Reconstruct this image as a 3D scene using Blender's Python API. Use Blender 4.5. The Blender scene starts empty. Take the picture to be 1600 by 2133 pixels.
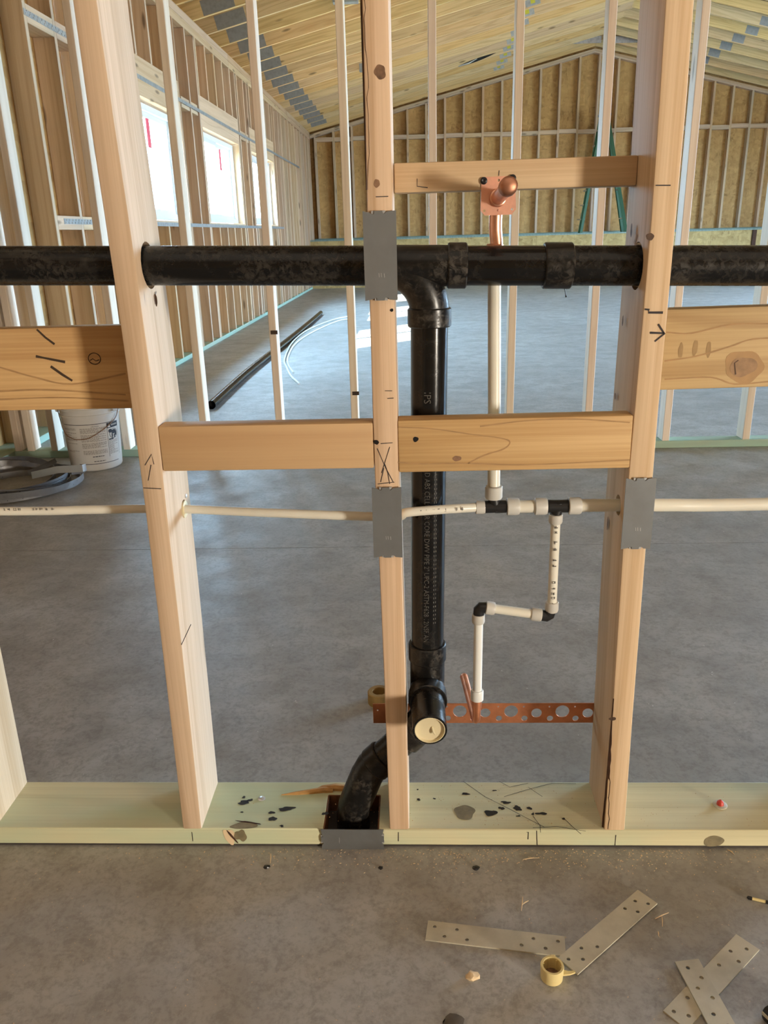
import bpy, bmesh, math, random
from mathutils import Vector, Matrix
from mathutils.geometry import tessellate_polygon
random.seed(7)
sc = bpy.context.scene
COL = sc.collection
PI = math.pi

# ------------------------------------------------------------------ camera
F, PITCH, YAW, ROLL = 1654.8, 0.338037, -0.042978, 0.027310
CX, CY, CZ = 0.0402, -1.2427, 1.1307
fwd = Vector((math.sin(YAW) * math.cos(PITCH), math.cos(YAW) * math.cos(PITCH), -math.sin(PITCH)))
rt0 = Vector((math.cos(YAW), -math.sin(YAW), 0))
dn0 = fwd.cross(rt0)
cr, sr = math.cos(ROLL), math.sin(ROLL)
RIGHT = cr * rt0 + sr * dn0
DOWN = -sr * rt0 + cr * dn0
cam_d = bpy.data.cameras.new('camera')
cam = bpy.data.objects.new('camera', cam_d)
COL.objects.link(cam)
cam_d.sensor_fit = 'VERTICAL'
cam_d.sensor_height = 36
cam_d.lens = F * 36 / 2133
cam_d.clip_start = 0.02
cam_d.clip_end = 500
m3 = Matrix((RIGHT, -DOWN, -fwd)).transposed()
cam.matrix_world = Matrix.Translation((CX, CY, CZ)) @ m3.to_4x4()
sc.camera = cam

def at(px, py, ax, v):
    """the point of the plane (axis ax = v) that lies on a photo pixel's line of sight"""
    d = RIGHT * ((px - 800) / F) + DOWN * ((py - 1066.5) / F) + fwd
    t = (v - (CX, CY, CZ)[ax]) / d[ax]
    return Vector((CX, CY, CZ)) + d * t

# ------------------------------------------------------------------ light
sc.view_settings.view_transform = 'Standard'
sc.view_settings.look = 'None'
sc.view_settings.gamma = 1
sc.view_settings.use_curve_mapping = False
sc.view_settings.exposure = 0.0
sc.cycles.max_bounces = 6
sc.cycles.diffuse_bounces = 4
sc.cycles.use_adaptive_sampling = True
sc.cycles.adaptive_threshold = 0.015
sc.cycles.glossy_bounces = 4
sc.cycles.transparent_max_bounces = 8
sc.cycles.caustics_reflective = False
sc.cycles.caustics_refractive = False
sc.cycles.sample_clamp_indirect = 6
sc.cycles.use_denoising = True

world = bpy.data.worlds.new('sky')
sc.world = world
world.use_nodes = True
bg = world.node_tree.nodes['Background']
bg.inputs['Color'].default_value = (0.44, 0.70, 1.0, 1)
bg.inputs['Strength'].default_value = 68.0

def lamp(name, kind, loc, target, energy, color, size=(1, 1), portal=False):
    l = bpy.data.lights.new(name, kind)
    l.energy = energy
    l.color = color
    if kind == 'AREA':
        l.shape = 'RECTANGLE'
        l.size, l.size_y = size
        l.cycles.is_portal = portal
    o = bpy.data.objects.new(name, l)
    COL.objects.link(o)
    o.location = loc
    o.rotation_euler = (Vector(target) - Vector(loc)).to_track_quat('-Z', 'Y').to_euler()
    return o

sun = lamp('sun', 'SUN', (-12, -6, 12), (-12 + .63, -6 + .63, 12 - .52), 60.0, (1.0, .93, .80))
sun.data.angle = math.radians(0.6)
# added area lamps: low daylight from front right, overhead fill; front wall is closed
lamp('daylight_standin', 'AREA', (5.0, -4.85, 0.55), (0.0, 0.0, 0.85), 565, (1.0, .91, .77), (.8, .9))
lamp('overhead_fill', 'AREA', (0.3, -1.5, 3.1), (0.2, -.9, 0.0), 15, (1.0, .92, .80), (3.4, 2.2))  # fill lamp added above the camera
for ya, yb in ((4.6, 8.6), (9.8, 12.2)):                         # overhead doors in the right wall, open to the sky
    lamp('door_portal', 'AREA', (10.05, (ya + yb) / 2, 1.4), (0, (ya + yb) / 2, 1.4), 1, (1, 1, 1), (yb - ya, 2.8), True)

for ya, yb in ((5.29, 7.16), (8.03, 9.89), (10.76, 12.63)):      # the sky is sampled through the left windows
    lamp('window_portal', 'AREA', (-2.345, (ya + yb) / 2, 1.765), (0, (ya + yb) / 2, 1.765), 1, (1, 1, 1), (yb - ya, .96), True)

# ------------------------------------------------------------------ material helpers
class NT:
    def __init__(s, name):
        s.m = bpy.data.materials.new(name)
        s.m.use_nodes = True
        s.t = s.m.node_tree
        s.b = s.t.nodes['Principled BSDF']
        s.out = s.t.nodes['Material Output']
    def n(s, typ, ins=None, **kw):
        nd = s.t.nodes.new('ShaderNode' + typ)
        for k, v in kw.items():
            setattr(nd, k, v)
        for k, v in (ins or {}).items():
            s.put(nd.inputs[k], v)
        return nd
    def put(s, sock, v):
        if isinstance(v, bpy.types.NodeSocket):
            s.t.links.new(v, sock)
        else:
            sock.default_value = v
    def math(s, op, a, b=0.0, c=0.0, clamp=False):
        nd = s.t.nodes.new('ShaderNodeMath')
        nd.operation = op
        nd.use_clamp = clamp
        s.put(nd.inputs[0], a); s.put(nd.inputs[1], b); s.put(nd.inputs[2], c)
        return nd.outputs[0]
    def mix(s, f, a, b, blend='MIX'):
        nd = s.t.nodes.new('ShaderNodeMix')
        nd.data_type = 'RGBA'
        nd.blend_type = blend
        s.put(nd.inputs[0], f)
        for i, v in ((6, a), (7, b)):
            s.put(nd.inputs[i], v if isinstance(v, bpy.types.NodeSocket) else (*v[:3], 1))
        return nd.outputs[2]
    def ramp(s, f, stops):
        nd = s.t.nodes.new('ShaderNodeValToRGB')
        els = nd.color_ramp.elements
        while len(els) < len(stops):
            els.new(0.5)
        for e, (p, c) in zip(els, stops):
            e.position = p
            e.color = (c, c, c, 1) if isinstance(c, (int, float)) else (*c[:3], 1)
        s.put(nd.inputs[0], f)
        return nd.outputs[0]
    def coords(s, scale=(1, 1, 1), rnd=True, base=None):
        if base is None:
            tc = s.n('TexCoord').outputs['Object']
            if rnd:
                r = s.n('ObjectInfo').outputs['Random']
                cv = s.n('CombineXYZ', {0: s.math('MULTIPLY', r, 13.7), 1: s.math('MULTIPLY', r, 41.3), 2: s.math('MULTIPLY', r, 7.9)})
                tc = s.n('VectorMath', {0: tc, 1: cv.outputs[0]}, operation='ADD').outputs[0]
            base = tc
        return s.n('VectorMath', {0: base, 1: scale}, operation='MULTIPLY').outputs[0]
    def noise(s, vec, scale=1.0, detail=3.0, rough=0.55, dist=0.0):
        return s.n('TexNoise', {'Vector': vec, 'Scale': scale, 'Detail': detail, 'Roughness': rough, 'Distortion': dist}).outputs[0]
    def bump(s, h, strength=0.2, dist=0.002):
        s.put(s.b.inputs['Normal'], s.n('Bump', {'Height': h, 'Strength': strength, 'Distance': dist}).outputs[0])
    def base(s, c, rough=0.6, metal=0.0, spec=None):
        s.put(s.b.inputs['Base Color'], c if isinstance(c, bpy.types.NodeSocket) else (*c[:3], 1))
        s.put(s.b.inputs['Roughness'], rough)
        s.put(s.b.inputs['Metallic'], metal)
        if spec is not None:
            s.put(s.b.inputs['Specular IOR Level'], spec)
        return s

def plain(name, c, rough=0.6, metal=0.0, vary=0.12, scale=30, spec=None):
    t = NT(name)
    f = t.noise(t.coords(), scale, 3)
    c2 = tuple(x * (1 - vary * 2) for x in c)
    t.base(t.mix(f, c2, tuple(min(1, x * (1 + vary)) for x in c)), rough, metal, spec)
    return t.m

def wood(name, light, dark, knots=0.5, ring=1.0, tint=None, tint_amt=0.0, rough=0.62, fiber=1.0):
    """sawn lumber, grain along local Z"""
    t = NT(name)
    P = t.coords()
    fib = t.noise(t.coords((190, 190, 2.2), base=P), 1.0, 4, .65)
    low = t.noise(t.coords((7, 7, .55), base=P), 1.0, 2, .5, .4)
    sx = t.n('SeparateXYZ', {0: P})
    ph = t.math('ADD', t.math('MULTIPLY', low, 30.0 * ring), t.math('ADD', t.math('MULTIPLY', sx.outputs[0], 95), t.math('MULTIPLY', sx.outputs[1], 75)))
    rings = t.math('SINE', ph)
    rings = t.ramp(t.math('MULTIPLY_ADD', rings, .5, .5), [(0.0, 0.0), (.55, .15), (.85, .75), (1.0, 1.0)])
    amt = t.math('ADD', t.math('MULTIPLY', rings, .42), t.math('MULTIPLY', t.math('SUBTRACT', fib, .5), 1.5 * fiber))
    col = t.mix(t.math('ADD', amt, .12, clamp=True), light, dark)
    # board to board tone
    r = t.n('ObjectInfo').outputs['Random']
    tone = t.n('HueSaturation', {'Hue': t.math('MULTIPLY_ADD', r, .014, .493), 'Saturation': t.math('MULTIPLY_ADD', t.math('FRACT', t.math('MULTIPLY', r, 17.3)), .22, .86), 'Value': t.math('MULTIPLY_ADD', t.math('FRACT', t.math('MULTIPLY', r, 7.7)), .18, .90), 'Color': col})
    col = tone.outputs[0]
    if tint:
        blotch = t.noise(t.coords((6, 6, 2.2), base=P), 1.0, 3)
        col = t.mix(t.math('MULTIPLY', t.ramp(blotch, [(.38, 0.0), (.62, 1.0)]), tint_amt), col, tint)
    if knots > 0:
        v = t.n('TexVoronoi', {'Vector': t.coords((11, 11, 2.6), base=P), 'Scale': 1.0, 'Randomness': 1.0})
        d, cc = v.outputs['Distance'], v.outputs['Color']
        keep = t.math('LESS_THAN', t.n('SeparateColor', {0: cc}).outputs[0], knots)
        k = t.math('MULTIPLY', t.ramp(d, [(0.08, 1.0), (.13, .7), (.2, 0.0)]), keep)
        col = t.mix(t.math('MULTIPLY', k, .8), col, tuple(x * .33 for x in dark))
    t.base(col, rough, 0, .3)
    t.bump(t.math('ADD', fib, t.math('MULTIPLY', rings, .3)), .18, .0012)
    return t.m

def osb(name, a, b, dark, s=1.0):
    t = NT(name)
    P = t.coords()
    wob = t.n('TexNoise', {'Vector': P, 'Scale': 7.0, 'Detail': 2.0}).outputs[1]
    Q = t.n('VectorMath', {0: P, 1: t.n('VectorMath', {0: wob, 1: (.09, .09, .09)}, operation='MULTIPLY').outputs[0]}, operation='ADD').outputs[0]
    def flakes(sc_):
        v = t.n('TexVoronoi', {'Vector': t.coords(sc_, base=Q), 'Scale': 1.0, 'Randomness': 1.0})
        return t.n('SeparateColor', {0: v.outputs['Color']}).outputs[0]
    f1, f2 = flakes((26 * s, 26 * s, 8 * s)), flakes((9 * s, 9 * s, 22 * s))
    msk = t.noise(t.coords((12 * s,) * 3, base=P), 1.0, 2)
    f = t.mix(t.ramp(msk, [(.40, 0.0), (.60, 1.0)]), f1, f2)
    big = t.noise(t.coords((2.2, 2.2, 2.2), base=P), 1.0, 4)
    g = t.math('MULTIPLY_ADD', f, .55, t.math('MULTIPLY_ADD', big, .8, -.18))
    col = t.ramp(g, [(0.0, dark), (.30, a), (.75, b), (1.0, tuple(min(1, x * 1.2) for x in b))])
    t.base(col, .7, 0, .3)
    t.bump(f, .2, .002)
    return t.m

def steel(name, c, rough=.42, metal=.75, scale=25, stain=(.12, .11, .10), sa=.45):
    t = NT(name)
    P = t.coords()
    n1 = t.noise(t.coords((1, 1, 1), base=P), scale, 4)
    n2 = t.noise(t.coords((1, 1, .25), base=P), scale * 2.6, 3, .6, .5)
    col = t.mix(t.math('MULTIPLY', t.ramp(n1, [(.42, 0.0), (.75, 1.0)]), sa), c, stain)
    col = t.mix(t.math('MULTIPLY', n2, .25), col, tuple(min(1, x * 1.4) for x in c))
    t.base(col, t.math('MULTIPLY_ADD', n1, .25, rough - .1), metal)
    t.bump(n2, .08, .001)
    return t.m

M = {}
M['stud'] = wood('spruce_stud', (.65, .49, .33), (.46, .305, .17), .10, .7)
M['stud_pink'] = wood('fir_stud', (.64, .47, .335), (.45, .295, .18), .10, .9)
M['stud_pale'] = wood('pale_stud', (.78, .655, .52), (.66, .52, .385), .10, .7)
M['board'] = wood('pine_board', (.62, .42, .19), (.42, .24, .09), .12, 1.6)
M['block'] = wood('fir_block', (.66, .45, .24), (.46, .27, .12), .10, 1.4)
M['block_plain'] = wood('kiln_dried_block', (.58, .37, .155), (.47, .27, .10), .12, .35, fiber=.5)
M['wall_lumber'] = wood('wall_lumber', (.58, .41, .265), (.42, .265, .145), .42, .7)
M['truss'] = wood('truss_lumber', (.74, .51, .25), (.50, .29, .11), .25, 1.3)
M['treated'] = wood('treated_plate', (.64, .58, .345), (.50, .44, .24), .05, .7, (.44, .59, .42), .62)
M['treated_teal'] = wood('treated_teal_plate', (.42, .50, .38), (.32, .38, .28), .05, .4, (.32, .48, .38), .9)
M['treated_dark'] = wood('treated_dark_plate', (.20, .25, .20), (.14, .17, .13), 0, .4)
M['osb'] = osb('strand_board', (.40, .215, .072), (.50, .285, .10), (.22, .11, .036))
M['osb_light'] = osb('strand_board_pale', (.34, .215, .075), (.46, .31, .12), (.20, .115, .04), .9)
M['end_grain'] = plain('end_grain', (.42, .22, .09), .8, 0, .3, 60)
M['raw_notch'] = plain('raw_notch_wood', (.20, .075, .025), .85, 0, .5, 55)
M['bark'] = plain('bark', (.085, .035, .016), .9, 0, .5, 60)
M['knot'] = plain('knot_wood', (.26, .14, .075), .7, 0, .5, 70)
M['knot_pale'] = plain('pale_knot', (.36, .215, .11), .7, 0, .3, 60)
M['knot_plate'] = plain('weathered_knot', (.26, .215, .12), .7, 0, .3, 60)
M['grain'] = plain('late_wood_line', (.43, .255, .11), .7, 0, .2)
M['smudge'] = plain('finger_smudge', (.40, .26, .12), .8, 0, .3)
M['tar'] = plain('dried_tar', (.14, .122, .10), .7, 0, .3, 60)
M['knot_dark'] = plain('dark_knot_wood', (.09, .045, .022), .7, 0, .5, 90)
M['splinter'] = plain('splintered_wood', (.55, .30, .10), .7, 0, .25, 60)
M['shaving'] = plain('wood_shaving', (.78, .60, .38), .8, 0, .1)
M['pencil'] = plain('pencil_line', (.035, .028, .03), .8, 0, 0)
M['char'] = plain('charcoal_mark', (.06, .035, .02), .85, 0, .3)
M['glue'] = plain('spilled_cement', (.018, .018, .020), .35, 0, .3, 80)
M['gap'] = plain('sill_gasket', (.06, .05, .045), .9, 0, .2)

def abs_mat(name, dust, rough):
    t = NT(name)
    P = t.coords()
    n1 = t.noise(t.coords((1, 1, 1), base=P), 95, 6, .72, .8)
    n2 = t.noise(t.coords((1, 1, 1), base=P), 17, 4, .6, .5)
    n3 = t.noise(t.coords((6, 60, 60), base=P), 1.0, 3)
    f = t.math('MULTIPLY', t.ramp(n1, [(.46, 0.0), (.62, 1.0)]), t.ramp(n2, [(.40, .0), (.62, 1.0)]))
    f = t.math('ADD', t.math('MULTIPLY', f, dust), t.math('MULTIPLY', t.ramp(n3, [(.56, 0.0), (.72, 1.0)]), dust * .35), clamp=True)
    col = t.mix(f, (.0060, .0058, .0058), (.092, .080, .066))
    t.base(col, t.math('MULTIPLY_ADD', f, .5, rough, clamp=True), 0, .32)
    t.bump(n1, .06, .0006)
    return t.m
M['abs'] = abs_mat('dusty_black_pipe', .40, .25)
M['abs_clean'] = abs_mat('black_pipe', .16, .16)
M['abs_fit'] = abs_mat('dusty_black_fitting', .65, .28)
M['hole'] = plain('hole_shade', (.004, .004, .004), .9, 0, 0)  # near-black colour painted in for the shade inside holes
M['print_grey'] = plain('pale_pipe_print', (.085, .08, .072), .7, 0, .45, 160)
M['print_dark'] = plain('dark_tube_print', (.17, .155, .14), .7, 0, .3, 120)

def plastic(name, c, rough=.35, sss=.0, vary=.06):
    t = NT(name)
    f = t.noise(t.coords(), 22, 4)
    t.base(t.mix(f, tuple(x * (1 - 2.2 * vary) for x in c), c), rough, 0, .45)
    if sss:
        t.put(t.b.inputs['Subsurface Weight'], sss)
        t.put(t.b.inputs['Subsurface Radius'], (.006, .005, .004))
    return t.m
M['pex'] = plastic('milky_tube', (.80, .77, .67), .33, .25)
M['pex_ring'] = plastic('grey_white_ring', (.64, .62, .57), .42, .1, .1)
M['pex_white'] = plastic('white_tube', (.84, .85, .82), .33, .2)
M['black_fit'] = plastic('black_plastic', (.014, .014, .015), .38)
M['cream'] = plastic('cream_plug', (.80, .70, .46), .5, .2, .1)
M['yellow'] = plastic('yellow_plastic', (.84, .69, .33), .4, .1)
M['bucket'] = plastic('white_bucket', (.78, .75, .71), .45, .1)
M['label_grey'] = plain('label_print_grey', (.40, .36, .33), .7, 0, .1)
M['label_black'] = plain('label_print_black', (.035, .035, .045), .6, 0, .1)
M['red'] = plastic('red_plastic', (.55, .05, .03), .4)
M['red_label'] = plastic('red_film', (.72, .10, .14), .5)
M['green'] = plastic('green_fiberglass', (.028, .085, .035), .6)
M['alu'] = steel('aluminium', (.70, .70, .70), .35, .8)
M['galv'] = steel('galvanised_plate', (.46, .46, .46), .45, .45)
M['gang'] = steel('truss_plate_steel', (.27, .26, .25), .5, .25)
M['nailplate'] = steel('nail_plate_steel', (.185, .195, .20), .5, .5, 18)
M['strap'] = steel('strap_steel', (.56, .52, .41), .5, .15, 22, (.33, .30, .22), .55)
M['wall_strap'] = steel('wall_strap_steel', (.30, .30, .29), .5, .4)
M['coil_bright'] = steel('bright_strap_steel', (.72, .73, .76), .30, .7, 12, (.5, .5, .5), .3)
M['coil'] = steel('coil_strap_steel', (.30, .30, .31), .38, .65)
M['paint_yellow'] = plain('yellow_marking', (.62, .55, .05), .6)
M['black_screw'] = plain('black_screw', (.02, .018, .018), .4, .5, 0)

def copper(name, c, rough):
    t = NT(name)
    n = t.noise(t.coords(), 26, 4)
    t.base(t.mix(t.ramp(n, [(.4, 0.0), (.75, 1.0)]), c, tuple(x * .62 for x in c)), t.math('MULTIPLY_ADD', n, .25, rough), .92)
    return t.m
M['copper'] = copper('copper_pipe', (.86, .45, .30), .20)
M['copper_plate'] = copper('copper_plate', (.90, .50, .37), .34)
M['copper_dull'] = copper('copper_dull', (.72, .30, .16), .34)
M['copper_cap'] = copper('tarnished_copper', (.50, .24, .15), .38)
M['vinyl'] = plastic('white_vinyl', (.80, .82, .82), .35)
M['cord'] = plastic('brown_cord', (.30, .17, .10), .5)
M['roof'] = osb('roof_deck', (.24, .16, .08), (.34, .23, .12), (.12, .08, .04))

t = NT('window_glass')
fc = t.n('LayerWeight', {'Blend': .5}).outputs['Facing']
mx = t.n('MixShader', {0: t.math('MULTIPLY_ADD', t.math('POWER', fc, 5.0), .5, .04)})
t.t.links.new(t.n('BsdfTransparent', {'Color': (.93, .97, .96, 1)}).outputs[0], mx.inputs[1])
t.t.links.new(t.n('BsdfGlossy', {'Roughness': .02}).outputs[0], mx.inputs[2])
t.t.links.new(mx.outputs[0], t.out.inputs['Surface'])
M['glass'] = t.m

t = NT('concrete_slab')
P = t.coords(rnd=False)
big = t.noise(P, .9, 5, .6, .6)
mid = t.noise(P, 5.5, 6, .65, .4)
fine = t.math('MULTIPLY_ADD', t.noise(P, 26, 4, .75, .8), .5, t.math('MULTIPLY', t.noise(P, 90, 5, .7), .5))
streak = t.noise(t.coords((1.2, 4.0, 1), base=P), 1.6, 4, .6, 1.0)
col = t.mix(t.ramp(big, [(.3, 0.0), (.7, 1.0)]), (.35, .345, .335), (.50, .50, .49))
col = t.mix(t.math('MULTIPLY', t.ramp(mid, [(.42, 0.0), (.66, 1.0)]), .75), col, (.30, .285, .262))
col = t.mix(t.math('MULTIPLY', t.ramp(streak, [(.5, 0.0), (.72, 1.0)]), .4), col, (.56, .545, .52))
col = t.mix(t.math('MULTIPLY', t.ramp(fine, [(.46, 0.0), (.60, 1.0)]), .6), col, (.24, .228, .21))
t.base(col, t.ramp(mid, [(.3, .38), (.7, .56)]), 0, .42)
t.bump(t.math('ADD', t.math('MULTIPLY', mid, .6), fine), .12, .002)
M['concrete'] = t.m
M['joint'] = plain('saw_joint', (.16, .145, .125), .8)
M['yard'] = plain('gravel_yard', (.56, .49, .38), .9, 0, .3, 2)

# ------------------------------------------------------------------ mesh helpers
def mesh_of(bm, name, smooth=None):
    me = bpy.data.meshes.new(name)
    bmesh.ops.recalc_face_normals(bm, faces=bm.faces)
    bm.to_mesh(me)
    bm.free()
    if smooth is not None:
        for p in me.polygons:
            p.use_smooth = True
        try:
            me.set_sharp_from_angle(angle=smooth)
        except Exception:
            pass
    return me

def link(name, me, mat, parent=None, loc=None, rot=None):
    o = bpy.data.objects.new(name, me)
    COL.objects.link(o)
    if mat is not None and not me.materials:
        me.materials.append(mat)
    if parent is not None:
        o.parent = parent
    if loc is not None:
        o.location = loc
    if rot is not None:
        o.rotation_euler = rot
    return o

def obj(name, bm, mat, parent=None, loc=None, rot=None, smooth=.7):
    return link(name, mesh_of(bm, name, smooth), mat, parent, loc, rot)

def empty(name, loc=(0, 0, 0), rot=(0, 0, 0)):
    o = bpy.data.objects.new(name, None)
    o.empty_display_size = .1
    COL.objects.link(o)
    o.location = loc
    o.rotation_euler = rot
    return o

def tag(o, label=None, cat=None, group=None, kind=None):
    if label: o['label'] = label
    if cat: o['category'] = cat
    if group: o['group'] = group
    if kind: o['kind'] = kind
    return o

def add_box(bm, x0, x1, y0, y1, z0, z1):
    vs = [bm.verts.new(p) for p in ((x0, y0, z0), (x1, y0, z0), (x1, y1, z0), (x0, y1, z0), (x0, y0, z1), (x1, y0, z1), (x1, y1, z1), (x0, y1, z1))]
    fs = [bm.faces.new([vs[i] for i in q]) for q in ((0, 3, 2, 1), (4, 5, 6, 7), (0, 1, 5, 4), (1, 2, 6, 5), (2, 3, 7, 6), (3, 0, 4, 7))]
    return vs, fs

def box_bm(x0, x1, y0, y1, z0, z1, bev=0, seg=1):
    bm = bmesh.new()
    add_box(bm, x0, x1, y0, y1, z0, z1)
    if bev:
        bmesh.ops.bevel(bm, geom=bm.edges[:], offset=bev, segments=seg, affect='EDGES', profile=.5)
    return bm

BOXES = {}
def lumber(name, a, b, L, loc, axis='Z', mat='wall_lumber', parent=None, bev=.0025, twist=None):
    """a piece a x b in section, L long, grain along its length; loc = centre of its near/low end"""
    key = (round(a, 4), round(b, 4), round(L, 4), mat, bev)
    me = BOXES.get(key)
    if me is None:
        me = mesh_of(box_bm(-a / 2, a / 2, -b / 2, b / 2, 0, L, bev), name, .5)
        me.materials.append(M[mat])
        BOXES[key] = me
    rot = {'Z': (0, 0, 0), 'X': (0, PI / 2, 0), 'Y': (-PI / 2, 0, 0)}[axis] if twist is None else twist
    return link(name, me, M[mat], parent, loc, rot)
# axis 'X': section a is vertical, b is depth (Y).  axis 'Y': section a is X, b is vertical.

def frames(path):
    P = [Vector(p) for p in path]
    T = []
    for i in range(len(P)):
        a = P[i] - P[i - 1] if i else P[1] - P[0]
        b = P[i + 1] - P[i] if i < len(P) - 1 else a
        if a.length < 1e-9: a = b
        if b.length < 1e-9: b = a
        T.append((a.normalized() + b.normalized()).normalized())
    up = Vector((0, 0, 1)) if abs(T[0].z) < .9 else Vector((0, 1, 0))
    n = T[0].cross(up).normalized()
    out = []
    for i, t_ in enumerate(T):
        n = (n - t_ * n.dot(t_)).normalized()
        out.append((P[i], n, t_.cross(n)))
    return out

def add_tube(bm, path, r, seg=20, caps=True, ell=1.0):
    rs = r if isinstance(r, (list, tuple)) else [r] * len(path)
    rings = []
    for (p, n, b), rr in zip(frames(path), rs):
        rings.append([bm.verts.new(p + (n * math.cos(2 * PI * k / seg) + b * math.sin(2 * PI * k / seg) * ell) * rr) for k in range(seg)])
    for A, B in zip(rings, rings[1:]):
        for k in range(seg):
            bm.faces.new((A[k], A[(k + 1) % seg], B[(k + 1) % seg], B[k]))
    if caps:
        bm.faces.new(rings[0][::-1])
        bm.faces.new(rings[-1])
    return rings

def tube(path, r, seg=20, caps=True):
    bm = bmesh.new()
    add_tube(bm, path, r, seg, caps)
    return bm

def lathe(bm, c, axis, prof, seg=28):
    """prof = [(distance along axis, radius)] from point c"""
    c, axis = Vector(c), Vector(axis).normalized()
    path = [c + axis * d for d, _ in prof]
    up = Vector((0, 0, 1)) if abs(axis.z) < .9 else Vector((0, 1, 0))
    n = axis.cross(up).normalized()
    b = axis.cross(n)
    rings = []
    for p, (_, rr) in zip(path, prof):
        rings.append([bm.verts.new(p + (n * math.cos(2 * PI * k / seg) + b * math.sin(2 * PI * k / seg)) * max(rr, 1e-5)) for k in range(seg)])
    for A, B in zip(rings, rings[1:]):
        for k in range(seg):
            bm.faces.new((A[k], A[(k + 1) % seg], B[(k + 1) % seg], B[k]))
    bm.faces.new(rings[0][::-1])
    bm.faces.new(rings[-1])

def hub(c, axis, L, r, lip=.0018, bm=None):
    bm = bm or bmesh.new()
    lathe(bm, c, axis, [(0, r - lip), (lip, r), (L - lip, r), (L, r - lip), (L, r - .004)])
    return bm

def smooth_path(pts, n=8):
    P = [Vector(p) for p in pts]
    P = [P[0] * 2 - P[1]] + P + [P[-1] * 2 - P[-2]]
    out = []
    for i in range(1, len(P) - 2):
        for k in range(n):
            t_ = k / n
            a, b, c, d = P[i - 1], P[i], P[i + 1], P[i + 2]
            out.append(.5 * ((2 * b) + (c - a) * t_ + (2 * a - 5 * b + 4 * c - d) * t_ ** 2 + (3 * b - a - 3 * c + d) * t_ ** 3))
    out.append(P[-2])
    return out
def circle(cx, cy, r, n=20):
    return [(cx + r * math.cos(2 * PI * k / n), cy + r * math.sin(2 * PI * k / n)) for k in range(n)]

def add_extrude(bm, outline, holes, th, frame):
    """plate: 2-D outline with holes, extruded th; frame(u, v, w) -> 3-D point"""
    loops = [outline] + holes
    flat = [p for l in loops for p in l]
    tris = tessellate_polygon([[Vector((p[0], p[1], 0)) for p in l] for l in loops])
    A = [bm.verts.new(frame(u, v, 0)) for u, v in flat]
    B = [bm.verts.new(frame(u, v, th)) for u, v in flat]
    for tr in tris:
        try:
            bm.faces.new([A[i] for i in tr])
            bm.faces.new([B[i] for i in tr][::-1])
        except ValueError:
            pass
    k = 0
    for l in loops:
        n = len(l)
        for i in range(n):
            a, b = k + i, k + (i + 1) % n
            bm.faces.new((A[a], A[b], B[b], B[a]))
        k += n
    return A, B

def plate(outline, holes, th, frame):
    bm = bmesh.new()
    add_extrude(bm, outline, holes, th, frame)
    return bm

def ribbon(bm, pts, w, normal, lift=.0005):
    """a flat drawn line on a surface: pts in 3-D, w wide"""
    n = Vector(normal).normalized()
    P = [Vector(p) + n * lift for p in pts]
    L, R = [], []
    for i, p in enumerate(P):
        d = (P[min(i + 1, len(P) - 1)] - P[max(i - 1, 0)]).normalized()
        s = d.cross(n) * (w / 2) * random.uniform(.75, 1.15)
        L.append(bm.verts.new(p + s)); R.append(bm.verts.new(p - s))
    for i in range(len(P) - 1):
        bm.faces.new((L[i], L[i + 1], R[i + 1], R[i]))

def blob(bm, c, u, v, ru, rv, seed, n=16, rough=.35):
    rnd = random.Random(seed)
    c, u, v = Vector(c), Vector(u), Vector(v)
    n = max(n, 8) if rough == 0 else 30
    har = [(k, rnd.uniform(0, 2 * PI), rough * rnd.uniform(.3, 1.0) / k ** .6) for k in (2, 3, 5)]
    vs = []
    for k in range(n):
        a = 2 * PI * k / n
        q = 1 + sum(m * math.sin(h * a + p) for h, p, m in har)
        vs.append(bm.verts.new(c + u * (ru * q * math.cos(a)) + v * (rv * q * math.sin(a))))
    bm.faces.new(vs)

def text_bm(s, size, place):
    """letters as flat faces; place(x, y) -> 3-D point"""
    cu = bpy.data.curves.new('txt', 'FONT')
    cu.body = s
    cu.size = size
    cu.resolution_u = 2
    o = bpy.data.objects.new('txt', cu)
    COL.objects.link(o)
    bpy.context.view_layer.update()
    dg = bpy.context.evaluated_depsgraph_get()
    me = bpy.data.meshes.new_from_object(o.evaluated_get(dg))
    bm = bmesh.new()
    bm.from_mesh(me)
    for v in bm.verts:
        v.co = place(v.co.x, v.co.y)
    bpy.data.objects.remove(o)
    bpy.data.curves.remove(cu)
    bpy.data.meshes.remove(me)
    return bm

# ================================================================== THE SETTING
XL, XR, YN, YF = -2.18, 9.98, -5.0, 17.77
ZE, SL, XM = 3.23, .24, 3.905            # eave height at the wall face, roof slope, ridge
def zroof(x):
    return ZE + SL * (x - XL) if x < XM else ZE + SL * (XM - XL) - SL * (x - XM)

# --- floor: two pours with a shallow saw joint between
fl = tag(empty('floor'), kind='structure')
obj('slab', box_bm(XL - .3, XR + .3, YN - .3, 1.570, -.12, 0), M['concrete'], fl)
obj('slab', box_bm(XL - .3, XR + .3, 1.573, YF + .3, -.12, 0), M['concrete'], fl)
obj('joint', box_bm(XL - .3, XR + .3, 1.57, 1.573, -.12, -.002), M['joint'], fl)
yard = obj('ground', box_bm(-60, 60, -60, 80, -.3, -.13), M['yard'])
tag(yard, kind='structure')

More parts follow.
